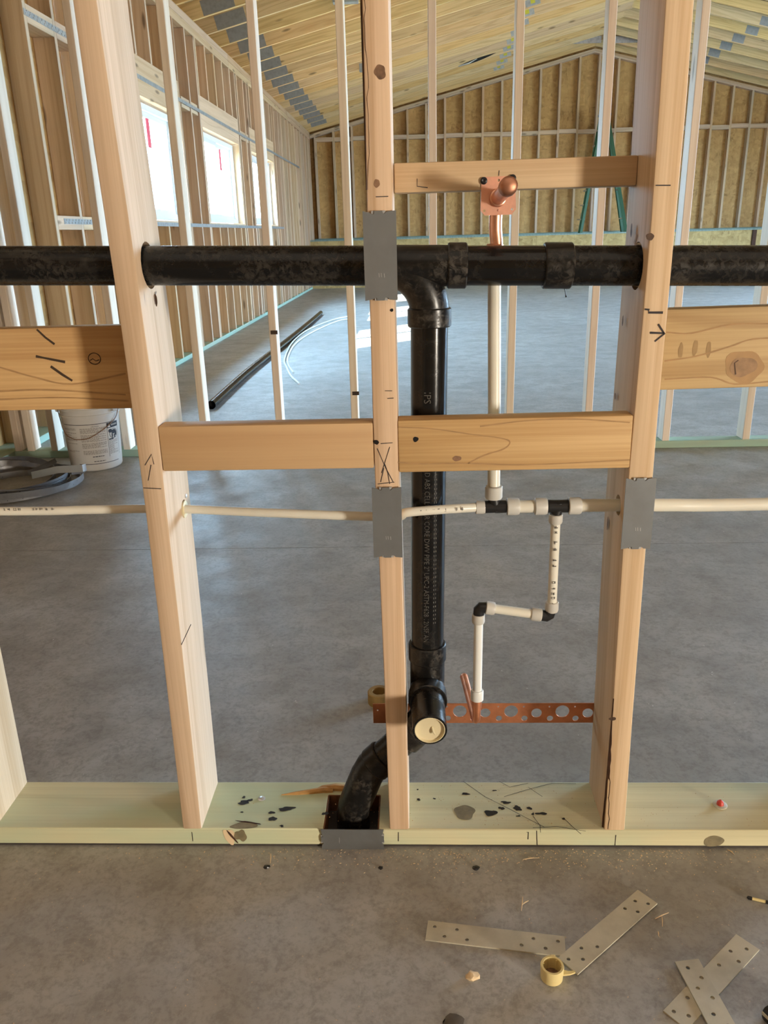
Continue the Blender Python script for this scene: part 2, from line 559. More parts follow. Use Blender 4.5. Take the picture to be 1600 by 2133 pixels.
# --- left wall
wl = tag(empty('wall_left'), kind='structure')
WINS = [(5.29, 7.16), (8.03, 9.89), (10.76, 12.63)]
ZS, ZH = 1.285, 2.245                    # rough sill and head
def inwin(y, pad=0.0):
    return any(a - pad < y < b + pad for a, b in WINS)
Y0W = -5.0
xs = XL - .07                            # centre of the 140 mm wall
for z, nm, mt, hh in ((0.0, 'bottom_plate', 'treated_teal', .042), (3.078, 'top_plate', 'wall_lumber', .0755), (3.155, 'top_plate', 'wall_lumber', .075)):
    y = Y0W
    while y < YF:
        L = min(4.88, YF - y)
        lumber(nm, .14, hh, L - .003, (xs, y, z + hh / 2), 'Y', mt, wl)
        y += L
ys = []
y = 3.966
while y > Y0W: y -= .4064
y += .4064
while y < YF - .03:
    ys.append(y); y += .4064
for a, b in WINS:
    ys += [a - .058, b + .058]            # kings
    for e in (a - .019, b + .019):        # jacks carry the header
        lumber('jack_stud', .14, .038, ZH - .042, (xs, e, .042), 'Z', 'wall_lumber', wl)
    hd = .30
    lumber('header', .14, hd, b - a + .076, (xs, a - .038, ZH + hd / 2), 'Y', 'wall_lumber', wl)
    lumber('rough_sill', .14, .038, b - a, (xs, a, ZS - .019), 'Y', 'wall_lumber', wl)
for y in ys:
    inside = [w for w in WINS if w[0] - .04 < y < w[1] + .04]
    if inside:
        lumber('cripple_stud', .14, .038, ZS - .038 - .042, (xs, y, .042), 'Z', 'wall_lumber', wl)
        lumber('cripple_stud', .14, .038, 3.078 - ZH - .30, (xs, y, ZH + .30), 'Z', 'wall_lumber', wl)
    else:
        lumber('stud', .14, .038, 3.078 - .042, (xs, y, .042), 'Z', 'wall_lumber', wl)
# the studs close to the far corner are doubled up
for y in (13.62, 14.43, 15.25, 16.06, 16.87, 17.3, 17.7):
    lumber('stud', .14, .038, 3.078 - .042, (xs, y, .042), 'Z', 'wall_lumber', wl)
# flat blocking that the metal straps are nailed to
gy = sorted(y for y in ys if 3.9 < y < 5.3)
for a, b in zip(gy, gy[1:]):
    if b - a > .1:
        lumber('fire_block', .14, .10, b - a - .038, (xs, a + .019, 2.386), 'Y', 'wall_lumber', wl)
        lumber('fire_block', .14, .084, b - a - .038, (xs, a + .019, 1.243), 'Y', 'wall_lumber', wl)
for y in (7.3, 7.62, 10.1, 10.35):
    lumber('fire_block', .12, .10, .30, (xs, y, 2.386), 'Y', 'wall_lumber', wl)
def wall_strap(y0, y1, z):
    hs = []
    y = y0 + .03
    while y < y1:
        hs.append(y); y += .05
    bm = box_bm(XL, XL + .002, y0, y1, z - .017, z + .017)
    o = obj('metal_strap', bm, M['wall_strap'], wl)
    nb = bmesh.new()
    for yy in hs:
        if yy < 5.2:
            for dz in (-.008, .008):
                lathe(nb, (XL + .002, yy + dz, z + dz), (1, 0, 0), [(0, .006), (.004, .004)], 6)
    ob = obj('strap_nails', nb, M['alu'], o)
    tag(ob, kind='stuff')
wall_strap(3.95, 15.8, 2.386)
wall_strap(4.08, 13.3, 1.252)
# sheathing panels outside the studs, cut round the windows
YS = YF + .155
y = Y0W
while y < YS:
    y1 = min(y + 1.22, YS)
    cuts = [(max(y, a), min(y1, b)) for a, b in WINS if a < y1 and b > y]
    if not cuts:
        obj('sheathing_panel', box_bm(XL - .152, XL - .14, y, y1 - .003, 0, 3.46), M['osb'], wl)
    else:
        e = y
        bm = bmesh.new()
        for a, b in cuts:
            if a > e: add_box(bm, XL - .152, XL - .14, e, a, 0, 3.46)
            add_box(bm, XL - .152, XL - .14, a, b, 0, ZS)
            add_box(bm, XL - .152, XL - .14, a, b, ZH, 3.46)
            e = b
        if e < y1: add_box(bm, XL - .152, XL - .14, e, y1 - .003, 0, 3.46)
        obj('sheathing_panel', bm, M['osb'], wl)
    y = y1
# --- windows: vinyl sliders
for i, (a, b) in enumerate(WINS):
    w = tag(empty('window_%d' % (i + 1), (XL - .10, a, ZS)), kind='structure')
    W, H = b - a, ZH - ZS
    def ring(y0, y1, z0, z1, t_, x0, x1):
        bm = bmesh.new()
        add_box(bm, x0, x1, y0, y1, z0, z0 + t_)
        add_box(bm, x0, x1, y0, y1, z1 - t_, z1)
        add_box(bm, x0, x1, y0, y0 + t_, z0 + t_, z1 - t_)
        add_box(bm, x0, x1, y1 - t_, y1, z0 + t_, z1 - t_)
        return bm
    obj('window_frame', ring(.012, W - .012, .012, H - .012, .05, -.06, .02), M['vinyl'], w)
    s1 = obj('sash', ring(.062, W / 2 + .02, .062, H - .062, .04, -.015, .012), M['vinyl'], w)
    s2 = obj('sash', ring(W / 2 - .02, W - .062, .062, H - .062, .04, -.05, -.02), M['vinyl'], w)
    obj('pane', box_bm(-.004, .0, .10, W / 2 - .02, .10, H - .10), M['glass'], s1)
    obj('pane', box_bm(-.038, -.034, W / 2 + .02, W - .10, .10, H - .10), M['glass'], s2)
    obj('sticker', box_bm(-.0335, -.030, W * (.63 if i == 0 else .675), W * (.63 if i == 0 else .675) + .10, H - .34, H - .09), M['red_label'], w)

# --- far gable wall on its raised platform
wb = tag(empty('wall_back'), kind='structure')
ZP = 1.0
def yfar(x): return YF
sxs = []
x = -1.80
k = 0
x = .366 - .406 * 6
while x < XR:
    sxs.append(x); x += .406
for x in sxs:
    if x < XL + .03: continue
    top = zroof(x) - .12
    lumber('stud', .044, .14, top - ZP - .038, (x, YF + .07, ZP + .038), 'Z', 'wall_lumber', wb, 0)
for a, b in zip(sxs, sxs[1:]):
    if a < XL: continue
    zz = 3.085 + random.uniform(-.012, .012)
    lumber('fire_block', .082, .14, b - a - .044, (a + .019, YF + .07, zz), 'X', 'wall_lumber', wb, 0)
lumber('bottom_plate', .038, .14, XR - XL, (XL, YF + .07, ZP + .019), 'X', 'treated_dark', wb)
ang = math.atan(SL)
Lr = (XM - XL) / math.cos(ang)
for dz in (.10, .06):
    lumber('rake_plate', .038, .14, Lr, (XL, YF + .07, zroof(XL) - dz), 'X', 'wall_lumber', wb, .002, (0, PI / 2 - ang, 0))
    lumber('rake_plate', .038, .14, Lr, (XR, YF + .07, zroof(XR) - dz), 'X', 'wall_lumber', wb, .002, (0, -(PI / 2 - ang), 0))
x = XL - .15
while x < XR + .15:
    x1 = min(x + 1.22, XR + .15)
    bm = plate([(x, 0), (x1, 0), (x1, zroof(x1) + .25), (x, zroof(x) + .25)] if not (x < XM < x1) else
               [(x, ZP - .1), (x1, ZP - .1), (x1, zroof(x1) + .25), (XM, zroof(XM) + .25), (x, zroof(x) + .25)], [], .012,
               lambda u, v, w_: Vector((u, YF + .142 + w_, v)))
    obj('sheathing_panel', bm, M['osb'], wb, smooth=None)
    x = x1
wp = tag(empty('wall_platform'), kind='structure')
x = XL
while x < XR:
    x1 = min(x + 2.44, XR)
    obj('strand_board_panel', box_bm(x, x1 - .004, 16.90, 16.912, 0, .985), M['osb_light'], wp)
    x = x1
obj('deck', box_bm(XL, XR, 16.912, YF + .16, .93, .995), M['osb_light'], wp)
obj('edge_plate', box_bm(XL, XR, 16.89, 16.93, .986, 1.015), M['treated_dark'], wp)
obj('end_post', box_bm(7.25, 7.33, 16.86, 16.90, 0, .985), M['bark'], wp)

# --- right wall (outside the frame) with two overhead-door openings, and the closed wall behind the camera
wr = tag(empty('wall_right'), kind='structure')
bm = bmesh.new()
for a, b in ((-5, 4.6), (8.6, 9.8), (12.2, YF + .16)):
    add_box(bm, XR, XR + .15, a, b, 0, 3.45)
for a, b in ((4.6, 8.6), (9.8, 12.2)):
    add_box(bm, XR, XR + .15, a, b, 2.8, 3.45)
obj('sheathing', bm, M['osb'], wr)
wf = tag(empty('wall_front'), kind='structure')
bm = bmesh.new()
for a, b, z0, z1 in ((XL - .15, 2.0, 0, 4.9), (4.6, XR + .15, 0, 4.9), (2.0, 4.6, 0, 4.9)):
    add_box(bm, a, b, YN - .1, YN, z0, z1)
obj('sheathing', bm, M['osb'], wf)

# --- ceiling: scissor-truss bottom chords at 610 mm, steel truss plates, roof deck above
ce = tag(empty('ceiling'), kind='structure')
CH = .165
def chord_side(y, left):
    xa = XL - .12 if left else XR + .12
    L = (XM - XL + .12) / math.cos(ang)
    z0 = zroof(XL) - .12 * SL + CH / 2
    a = PI / 2 - ang
    me = lumber('truss_chord', CH, .038, L, (xa, y, z0), 'X', 'truss', ce, .0015, (0, a if left else -a, 0))
    me.location.x += 0
    return me
def chord_pt(ch, left, s, dz=0):
    return Vector((dz, -.0205, s))          # in the chord's own frame: x across, y toward the camera, z along
y = 7.43 - .61 * 13
k = 0
while y < YF - .1:
    for left in (True, False):
        ch = chord_side(y, left)
        if y > 2.5:
            heel = .30 / math.cos(ang)
            w_ = .34
            pl_ = obj('truss_plate', box_bm(-CH / 2 + .02, CH / 2 - .004, -.022, -.0195, heel - .08, heel - .08 + w_), M['gang'], ch)
            mid = ((1.84 if left else 5.97) - (XL if left else 0)) if left else (XR - 5.97)
            mid = (mid + .12) / math.cos(ang)
            pl2 = obj('truss_plate', box_bm(-CH / 2 + .015, CH / 2 - .02, -.022, -.0195, mid - .11, mid + .11), M['galv' if left else 'gang'], ch)
            if left:
                obj('paint_mark', box_bm(-CH / 2 + .03, CH / 2 - .05, -.0235, -.022, mid - .03, mid + .035), M['paint_yellow'], pl2)
    y += .61
for left in (True, False):
    chord_side(YF - .022, left)
bm = bmesh.new()
for sgn in (0, 1):
    xe = XL - .75 if sgn == 0 else XR + .75
    vs = []
    for yy in (YN - .6, YF + .7):
        for xx in ((xe, XM) if sgn == 0 else (XM, xe)):
            vs.append((xx, yy, (ZE + SL * (XM - XL) - SL * abs(xx - XM)) + .26))
    lo = [bm.verts.new(v) for v in (vs[0], vs[1], vs[3], vs[2])]
    hi = [bm.verts.new((v[0], v[1], v[2] + .02)) for v in (vs[0], vs[1], vs[3], vs[2])]
    bm.faces.new(lo); bm.faces.new(hi[::-1])
    for i in range(4):
        bm.faces.new((lo[i], lo[(i + 1) % 4], hi[(i + 1) % 4], hi[i]))
obj('roof_deck', bm, M['roof'], ce, smooth=None)
for x, y, w_ in ((-.80, 8.75, .28), (-.76, 12.75, .2)):
    obj('metal_bracket', box_bm(x, x + w_, y, y + .1, zroof(x) - .05, zroof(x) + .06, .004), M['gang'], ce)
yg = 7.43 + .61 * 12 - .0225
bm = bmesh.new()
n = 14
gp = [at(955 + 78 * i / n, 138 - 28 * i / n, 1, yg) for i in range(n + 1)]
hh = [.004 + .045 * math.sin(PI * min(1, (i + .5) / n)) ** .7 for i in range(n + 1)]
up_ = [bm.verts.new(p + Vector((0, 0, h * .4))) for p, h in zip(gp, hh)]
lo_ = [bm.verts.new(p - Vector((0, 0, h * .6))) for p, h in zip(gp, hh)]
for i in range(n): bm.faces.new((up_[i], up_[i + 1], lo_[i + 1], lo_[i]))
obj('gap_shade', bm, M['hole'], ce, smooth=None)  # near-black sheet on the chord side, painted as shade in a gap
obj('foil_scrap', tube([gp[0] + Vector((0, -.004, 0)), gp[4] + Vector((0, -.006, -.01)), gp[7] + Vector((0, -.004, .012))], [.006, .012, .004], 8), M['alu'], ce)
for x, y, L in ((3.3, 16.95, .55), (4.0, 16.95, .6)):
    obj('ridge_flashing', box_bm(x, x + L, y, y + .02, zroof(x + L / 2) - .02, zroof(x + L / 2) + .10), M['alu'], ce)

# ================================================================== MIDDLE PARTITION (2x4)
pw = tag(empty('partition_frame', (0, 2.99, 0)), 'open two-by-four stud partition standing farther back across the slab, on a pale green sill', 'wall frame')
YM = 2.99
def pchild(o):
    o.location = Vector(o.location) - Vector((0, 2.99, 0))
    return o
pchild(lumber('bottom_plate', .040, .089, 7.2, (XL, YM, .02), 'X', 'treated_teal', pw))
for x in (-2.155, -2.085, -1.950, -1.546, -1.110, -.694, -.283, .142, .546, .963, 1.380, 1.803, 2.21, 2.62, 3.02, 3.43, 3.84):
    pchild(lumber('stud', .038, .089, 3.16, (x, YM, .04), 'Z', 'stud_pale', pw))
pchild(lumber('top_plate', .038, .089, 7.2, (XL, YM, 3.22), 'X', 'stud_pink', pw))
bm = bmesh.new()
for px, py, w_, h_ in ((571, 692, 11, 5), (741, 819, 12, 7)):
    p = at(px, py, 1, 2.944)
    add_box(bm, p.x - .018, p.x + .018, 2.9435, 2.9447, p.z - .011, p.z + .009)
pchild(obj('marker_band', bm, M['char'], pw, (0, 0, 0)))

# ================================================================== NEAR STUD WALL (2x6)
nw = tag(empty('stud_wall_frame'), 'near two-by-six stud wall frame on a green treated plate, with blocking between the studs', 'wall frame')
ZT = .044
def stud(prof, holes=(), mat='stud', z1=2.62, wane=None):
    """2x6 stud; prof = [(z, x_left, x_right)] follows its bow"""
    zs = [ZT] + [p[0] for p in prof if p[0] > ZT + .02] + [z1]
    def xx(z, i):
        if z <= prof[0][0]: return prof[0][i]
        for p, q in zip(prof, prof[1:]):
            if z <= q[0]:
                f = (z - p[0]) / (q[0] - p[0]); return p[i] + (q[i] - p[i]) * f
        return prof[-1][i]
    out = [(0.0, z) for z in zs] + [(.14, z) for z in zs[::-1]]
    xc = (prof[0][1] + prof[0][2]) / 2
    bm = bmesh.new()
    A, B = add_extrude(bm, out, [circle(y, z, r, 22) for y, z, r in holes], 1.0, lambda u, v, w_: Vector((w_, u, v)))
    for v in bm.verts:
        z = v.co.z
        v.co.x = (xx(z, 1) if v.co.x < .5 else xx(z, 2)) - xc
        v.co.y -= .07
        v.co.z -= ZT
    bm.edges.ensure_lookup_table()
    eds = [e for e in bm.edges if all(abs(abs(v.co.y) - .07) < 1e-5 for v in e.verts) and abs(e.verts[0].co.y - e.verts[1].co.y) < 1e-5
           and abs(e.verts[0].co.z - e.verts[1].co.z) > .01 and (e.verts[0].co.x > 0) == (e.verts[1].co.x > 0) and len(e.link_faces) == 2
           and any(abs(f.normal.x) < .3 for f in e.link_faces)]
    bmesh.ops.recalc_face_normals(bm, faces=bm.faces)
    bmesh.ops.bevel(bm, geom=eds, offset=.0032, segments=2, affect='EDGES', profile=.5)
    return obj('stud', bm, M[mat], nw, (xc, .07, ZT), smooth=.5)

HZ = lambda x: 1.0815 - .0244 * x         # centre height of the sloping drain
PROF_L = [(.044, -.423, -.386), (.24, -.420, -.383), (.45, -.417, -.380), (.71, -.414, -.377), (.84, -.414, -.375), (.95, -.414, -.376), (1.06, -.415, -.378), (1.165, -.417, -.380), (1.30, -.420, -.384), (1.44, -.421, -.387)]
sL = stud(PROF_L, [(.062, HZ(-.4), .036), (.095, .672, .016)], 'stud_pink')
PROF_C = [(.044, -.019, .0185), (.36, -.021, .0175), (.613, -.024, .0145), (.74, -.0265, .0125), (.868, -.027, .0125), (1.02, -.0265, .0115), (1.16, -.026, .0115), (1.29, -.0245, .012), (1.43, -.024, .012)]
sC = stud(PROF_C, [(.062, HZ(0), .036), (.045, .669, .016)], 'stud_pink')
PROF_R = [(.044, .391, .430), (.29, .389, .426), (.617, .384, .4225), (.75, .384, .4235), (.86, .385, .4225), (1.0, .386, .423), (1.14, .387, .423), (1.30, .385, .423), (1.41, .383, .421)]
sR = stud(PROF_R, [(.058, HZ(.4), .036), (.05, .683, .018)], 'stud')
sR['label'] = 'pale stud with a strip of dark bark on its lower left edge'
sFL = stud([(.044, -.838, -.797), (.45, -.832, -.793), (1.4, -.83, -.79)], [(.062, HZ(-.81), .036), (.09, .68, .016)], 'stud')
sFR = stud([(.044, .800, .838), (1.4, .795, .833)], [(.058, HZ(.81), .036), (.05, .683, .018)], 'stud')

# treated bottom plate with the notch sawn out for the drain
bm = bmesh.new()
outl = [(-1.6, 0), (-.147, 0), (-.147, .098), (-.041, .098), (-.041, 0), (1.7, 0), (1.7, .14), (-1.6, .14)]
add_extrude(bm, outl, [], .038, lambda u, v, w_: Vector((u, v, .006 + w_)))
# grain runs along the plate: turn the mesh so that X becomes local Z
for v in bm.verts:
    v.co = Vector((-v.co.z, v.co.y, v.co.x))
pl = obj('bottom_plate', bm, M['treated'], nw, (0, 0, 0), (0, PI / 2, 0), smooth=.5)
bv = pl.modifiers.new('eased', 'BEVEL'); bv.width = .0025; bv.segments = 2; bv.limit_method = 'ANGLE'
obj('sill_gasket', box_bm(-1.6, 1.7, .004, .136, .0, .0061), M['gap'], nw)
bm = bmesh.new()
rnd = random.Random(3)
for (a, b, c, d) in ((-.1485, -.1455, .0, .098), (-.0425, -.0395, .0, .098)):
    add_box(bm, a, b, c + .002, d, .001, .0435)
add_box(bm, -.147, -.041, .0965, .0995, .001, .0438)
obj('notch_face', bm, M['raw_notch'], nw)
sp = bmesh.new()
add_tube(sp, [(-.140, .112, .0445), (-.158, .110, .0475), (-.185, .106, .0462), (-.215, .102, .0450), (-.245, .0985, .0443)], [.007, .0065, .0055, .0042, .0008], 7)
add_tube(sp, [(-.100, .117, .0435), (-.135, .118, .0465), (-.162, .117, .0460), (-.176, .115, .0445)], [.0075, .0085, .006, .001], 7)
so = tag(obj('splintered_edge', sp, M['splinter'], nw), kind='stuff')

def board(name, x0, x1, y0, y1, z0, z1, mat, tilt=0.0, bev=.0028):
    L = x1 - x0
    bm = box_bm(-(z1 - z0) / 2, (z1 - z0) / 2, -(y1 - y0) / 2, (y1 - y0) / 2, 0, L, bev, 2)
    return obj(name, bm, M[mat], nw, (x0, (y0 + y1) / 2, (z0 + z1) / 2), (0, PI / 2 - tilt, 0), smooth=.5)
bTop = board('block', .0125, .386, .092, .1385, 1.1885, 1.2315, 'block', .002)
bTop['label'] = 'short block set flat and high between centre and right studs'
bL = board('block', -.3755, -.0275, .0, .038, .769, .8445, 'block_plain', 0)
bL['label'] = 'plain golden block between left and centre studs'
bR = board('block', .0125, .3845, .0, .038, .761, .8475, 'block', .005)
bR['label'] = 'block with weathered streaks and one dark nail hole'
bBL = board('backing_board', -.793, -.4165, .100, .138, .8545, .9945, 'board', 0)
bBL['label'] = 'wide backing board with three charcoal strokes and a circled mark'
bBR = board('backing_board', .4235, .796, .100, .138, .8685, 1.0005, 'board', .012)
bBR['label'] = 'wide backing board with a big round knot and finger smudges'

# ---- knots, cracks, pencil and marker on the near lumber
def marks(name, parent, mat, strokes, ax, val, normal, width=.0016, lift=.0006):
    bm = bmesh.new()
    for st in strokes:
        pts = [at(px, py, ax, val) for px, py in st]
        q = []
        if name == 'grain_line' and len(pts) > 2: pts = smooth_path(pts, 5)
        for a, b in zip(pts, pts[1:]):
            n = max(1, int((b - a).length / .012))
            q += [a.lerp(b, i / n) for i in range(n)]
        q.append(pts[-1])
        ribbon(bm, q, width, normal, lift)
    inv = parent.matrix_basis.inverted()
    bmesh.ops.transform(bm, matrix=inv, verts=bm.verts)
    return obj(name, bm, M[mat], parent, smooth=None)
def spots(name, parent, mat, lst, ax, val, normal, lift=.0004):
    bm = bmesh.new()
    u, v = {1: ((1, 0, 0), (0, 0, 1)), 2: ((1, 0, 0), (0, 1, 0)), 0: ((0, 1, 0), (0, 0, 1))}[ax]
    for i, (px, py, ru, rv) in enumerate(lst):
        c = at(px, py, ax, val) + Vector(normal) * lift
        blob(bm, c, u, v, ru, rv, i + int(px), 18, .16)
    inv = parent.matrix_basis.inverted()
    bmesh.ops.transform(bm, matrix=inv, verts=bm.verts)
    return obj(name, bm, M[mat], parent, smooth=None)
NF = (0, -1, 0)
for o in (sL, sC, sR, bTop, bL, bR, bBL, bBR, pl):
    bpy.context.view_layer.update()
marks('pencil_mark', sL, 'pencil', [[(302, 969), (316, 946), (321, 967)], [(315, 968), (309, 1001)], [(299, 1016), (336, 1018)], [(398, 1300), (378, 1343)]], 1, 0, NF, .0014)
marks('pencil_mark', sC, 'pencil', [[(783, 410), (809, 409)], [(802, 814), (817, 814)], [(807, 830), (820, 829)], [(793, 924), (818, 922)], [(786, 934), (804, 975), (820, 1005)],
                                    [(812, 931), (795, 985)], [(787, 1008), (822, 1004)], [(802, 967), (808, 985), (812, 1008)], [(800, 975), (793, 1004)]], 1, 0, NF, .0011)
marks('pencil_mark', sR, 'pencil', [[(1366, 386), (1397, 386)]], 1, 0, NF, .0016)
marks('marker_line', sR, 'pencil', [[(1343, 644), (1352, 645), (1351, 651), (1381, 651)]], 1, 0, NF, .0032)
marks('marker_arrow', sR, 'pencil', [[(1354, 693), (1383, 694)], [(1371, 675), (1384, 695), (1364, 711)]], 1, 0, NF, .0032)
marks('marker_line', bTop, 'pencil', [[(1040, 355), (1039, 366)], [(869, 372), (869, 388), (891, 391)]], 1, .092, NF, .0013)
marks('charcoal_stroke', bBL, 'char', [[(77, 686), (95, 703), (114, 717)], [(75, 742), (105, 748), (136, 754)], [(106, 763), (130, 780), (151, 793)]], 1, .100, NF, .0042)
c0 = at(197, 747, 1, .100)
bm = bmesh.new()
ribbon(bm, [c0 + Vector((.0105 * math.cos(a), 0, .0095 * math.sin(a))) for a in [i * PI / 12 for i in range(25)]], .0016, NF, .0006)
ribbon(bm, [c0 + Vector((x, 0, z)) for x, z in ((-.008, -.003), (-.003, 0), (.002, -.004), (.008, -.002))], .0016, NF, .0006)
bmesh.ops.transform(bm, matrix=bBL.matrix_basis.inverted(), verts=bm.verts)
obj('circled_mark', bm, M['char'], bBL, smooth=None)
spots('knot', sC, 'knot', [(792, 150, .008, .009), (785, 382, .0045, .0055)], 1, 0, NF)
spots('screw_head', sC, 'black_screw', [(784, 921, .004, .004), (816, 646, .0025, .0025)], 1, 0, NF)
spots('knot', sR, 'knot_dark', [(1354, 493, .006, .005), (1276, 1497, .006, .004)], 1, 0, NF)
spots('knot', bR, 'knot', [(952, 955, .007, .0045)], 1, 0, NF)
spots('nail_hole_shade', bR, 'hole', [(866, 915, .0045, .0042)], 1, 0, NF)  # black spot painted as the shade in a nail hole
marks('grain_line', bR, 'grain', [[(830, 890), (900, 893), (985, 905), (1040, 912), (1062, 920), (1050, 935), (1010, 948), (975, 965)], [(830, 963), (880, 966), (975, 965), (1100, 968), (1312, 958)],
                               [(1000, 888), (1100, 876), (1200, 873), (1312, 880)]], 1, 0, NF, .0022, .0003)
spots('knot', bBR, 'grain', [(1550, 764, .033, .026)], 1, .100, NF, .0003)
spots('knot', bBR, 'knot_pale', [(1548, 764, .021, .017)], 1, .100, NF, .0006)
marks('grain_line', bBR, 'grain', [[(1384, 752), (1450, 742), (1520, 722), (1560, 708), (1600, 704)], [(1388, 692), (1440, 694), (1520, 676), (1600, 674)], [(1384, 790), (1480, 786), (1530, 800), (1600, 795)]], 1, .100, NF, .0024, .0004)
marks('crack', bBR, 'knot_dark', [[(1538, 750), (1530, 756), (1532, 780)]], 1, .100, NF, .0022, .0009)
marks('grain_line', bBL, 'grain', [[(0, 765), (70, 785), (150, 800), (262, 778)], [(0, 815), (100, 812), (262, 822)], [(0, 832), (130, 828), (268, 835)]], 1, .100, NF, .003, .0004)
spots('smudge', bBR, 'smudge', [(1418, 730, .004, .012), (1448, 725, .004, .014), (1476, 728, .004, .013)], 1, .100, NF, .0003)
spots('crack', sL, 'knot_dark', [(325, 625, .002, .009)], 1, .0, NF)
# wane with bark on the right stud's lower left edge, and on the centre stud's upper left edge
bm = bmesh.new()
rnd = random.Random(11)
for z0, z1, xe in ((.046, .34, .3885),):
    z = z0
    row = []
    while z < z1:
        row.append((z, max(.0012, .0105 * (1 - (z - z0) / .26)) * rnd.uniform(.72, 1.2))); z += .012
    w_ = .010
    vs = [(bm.verts.new((xe - .0009, .012 * q / w_ * .5, z)), bm.verts.new((xe + q, -.0008, z))) for z, q in row]
    for p, q in zip(vs, vs[1:]):
        bm.faces.new((p[0], p[1], q[1], q[0]))
bmesh.ops.transform(bm, matrix=sR.matrix_basis.inverted(), verts=bm.verts)
obj('bark_edge', bm, M['bark'], sR, smooth=None)
bm = bmesh.new()
vs = []
z = 1.19
while z < 1.50:
    q = .0055 * rnd.uniform(.5, 1.2) * min(1, (z - 1.17) / .08)
    vs.append((bm.verts.new((-.0272, .010, z)), bm.verts.new((-.0250 + q, -.0008, z)))); z += .012
for p, q in zip(vs, vs[1:]):
    bm.faces.new((p[0], p[1], q[1], q[0]))
bmesh.ops.transform(bm, matrix=sC.matrix_basis.inverted(), verts=bm.verts)
obj('bark_edge', bm, M['bark'], sC, smooth=None)
# marks on the sides of the studs
marks('crack', sL, 'knot_dark', [[(325, 607), (322, 618), (324, 634)]], 0, -.3765, (1, 0, 0), .003)
marks('crack', sR, 'splinter', [[(1328, 488), (1322, 505), (1326, 515)]], 0, .386, (-1, 0, 0), .006)
spots('knot', sR, 'knot', [(1318, 480, .006, .01), (1300, 668, .004, .008), (1284, 825, .006, .006), (1268, 1090, .004, .014)], 0, .3835, (-1, 0, 0), .002)

# ---- on the bottom plate
marks('layout_line', pl, 'pencil', [[(830, 1733), (830, 1752)], [(1118, 1730), (1119, 1760)], [(1283, 1739), (1281, 1764)], [(400, 1733), (402, 1752)], [(1097, 1733), (1101, 1733), (1100, 1748)]], 1, 0, NF, .0014)
rnd = random.Random(5)
spl = [(508, 1672, .012, .006), (521, 1667, .005, .004), (597, 1685, .016, .006), (566, 1693, .006, .004), (568, 1706, .008, .006), (587, 1721, .004, .003), (508, 1661, .004, .003), (504, 1692, .003, .002),
       (1022, 1694, .010, .010), (1054, 1672, .009, .004), (1078, 1684, .008, .007), (1045, 1684, .006, .004), (1103, 1684, .005, .004), (1128, 1695, .010, .004), (1080, 1700, .004, .002), (1174, 1706, .003, .003),
       (970, 1654, .007, .004), (905, 1664, .003, .002), (1030, 1647, .004, .002), (872, 1666, .004, .003), (1110, 1696, .003, .003), (678, 1695, .006, .005), (870, 1645, .002, .002)]
bm = bmesh.new()
for i, (px, py, a, b) in enumerate(spl):
    c = at(px, py, 2, ZT)
    blob(bm, (c.x, c.y, ZT + .0006), (1, 0, 0), (0, 1, 0), a, b, i, 14, .4)
o = obj('cement_splash', bm, M['glue'], pl)
o.matrix_parent_inverse = pl.matrix_basis.inverted()
marks('hair_line', pl, 'pencil', [[(965, 1628), (1010, 1660), (1060, 1685), (1100, 1706), (1135, 1724)], [(1050, 1660), (1100, 1645), (1150, 1632), (1200, 1633)], [(1175, 1705), (1190, 1720), (1210, 1738)],
                                [(1040, 1628), (1062, 1640), (1100, 1632)], [(1110, 1725), (1160, 1722), (1220, 1732)], [(1100, 1640), (1130, 1660)], [(1110, 1700), (1125, 1720), (1126, 1735)]], 2, ZT, (0, 0, 1), .0011, .0008)
spots('knot', pl, 'knot_plate', [(968, 1692, .021, .020)], 2, ZT, (0, 0, 1), .0005)
spots('knot', pl, 'knot_plate', [(1487, 1752, .020, .012)], 1, 0, NF, .0005)
bm = bmesh.new()
c = at(482, 1731, 2, ZT)
for nm, mt, cc, u, v, ru, rv, sd in (('knot_rim', 'shaving', (c.x - .006, -.0008, .026), (1, 0, -.4), (0, 0, 1), .0125, .0165, 78), ('knot_cavity', 'bark', (c.x - .001, -.0014, .026), (.55, 0, -.9), (.5, 0, .4), .0165, .0038, 79),
                                ('knot_core', 'knot_plate', (c.x + .016, -.0012, .028), (1, 0, 0), (0, 0, 1), .011, .014, 80),
                                ('knot_core', 'knot_plate', (c.x + .022, .008, ZT + .0009), (1, .15, 0), (0, 1, 0), .026, .010, 81), ('knot_cavity', 'bark', (c.x + .030, .0165, ZT + .0012), (1, -.2, 0), (0, 1, 0), .024, .0022, 82)):
    bm = bmesh.new()
    blob(bm, cc, u, v, ru, rv, sd, 18, .3)
    o = obj(nm, bm, M[mt], pl, smooth=None); o.matrix_parent_inverse = pl.matrix_basis.inverted()
c = at(545, 1664, 2, ZT)
bm = bmesh.new()
lathe(bm, (c.x, c.y, ZT), (0, 0, 1), [(0, .0075), (.0012, .0075), (.0028, .005), (.0032, .001)], 18)
o = obj('nail_head', bm, M['alu'], pl); o.matrix_parent_inverse = pl.matrix_basis.inverted()
c = at(1500, 1677, 2, ZT)
bm = bmesh.new(); lathe(bm, (c.x, c.y, ZT), (0, 0, 1), [(0, .0135), (.0015, .0135), (.002, .012)], 18)
w0 = obj('pin_washer', bm, M['strap'], pl); w0.matrix_parent_inverse = pl.matrix_basis.inverted()
bm = bmesh.new(); lathe(bm, (c.x, c.y, ZT + .002), (0, 0, 1), [(0, .007), (.006, .006), (.010, .002)], 10)
w0 = obj('pin_cap', bm, M['red'], pl); w0.matrix_parent_inverse = pl.matrix_basis.inverted()
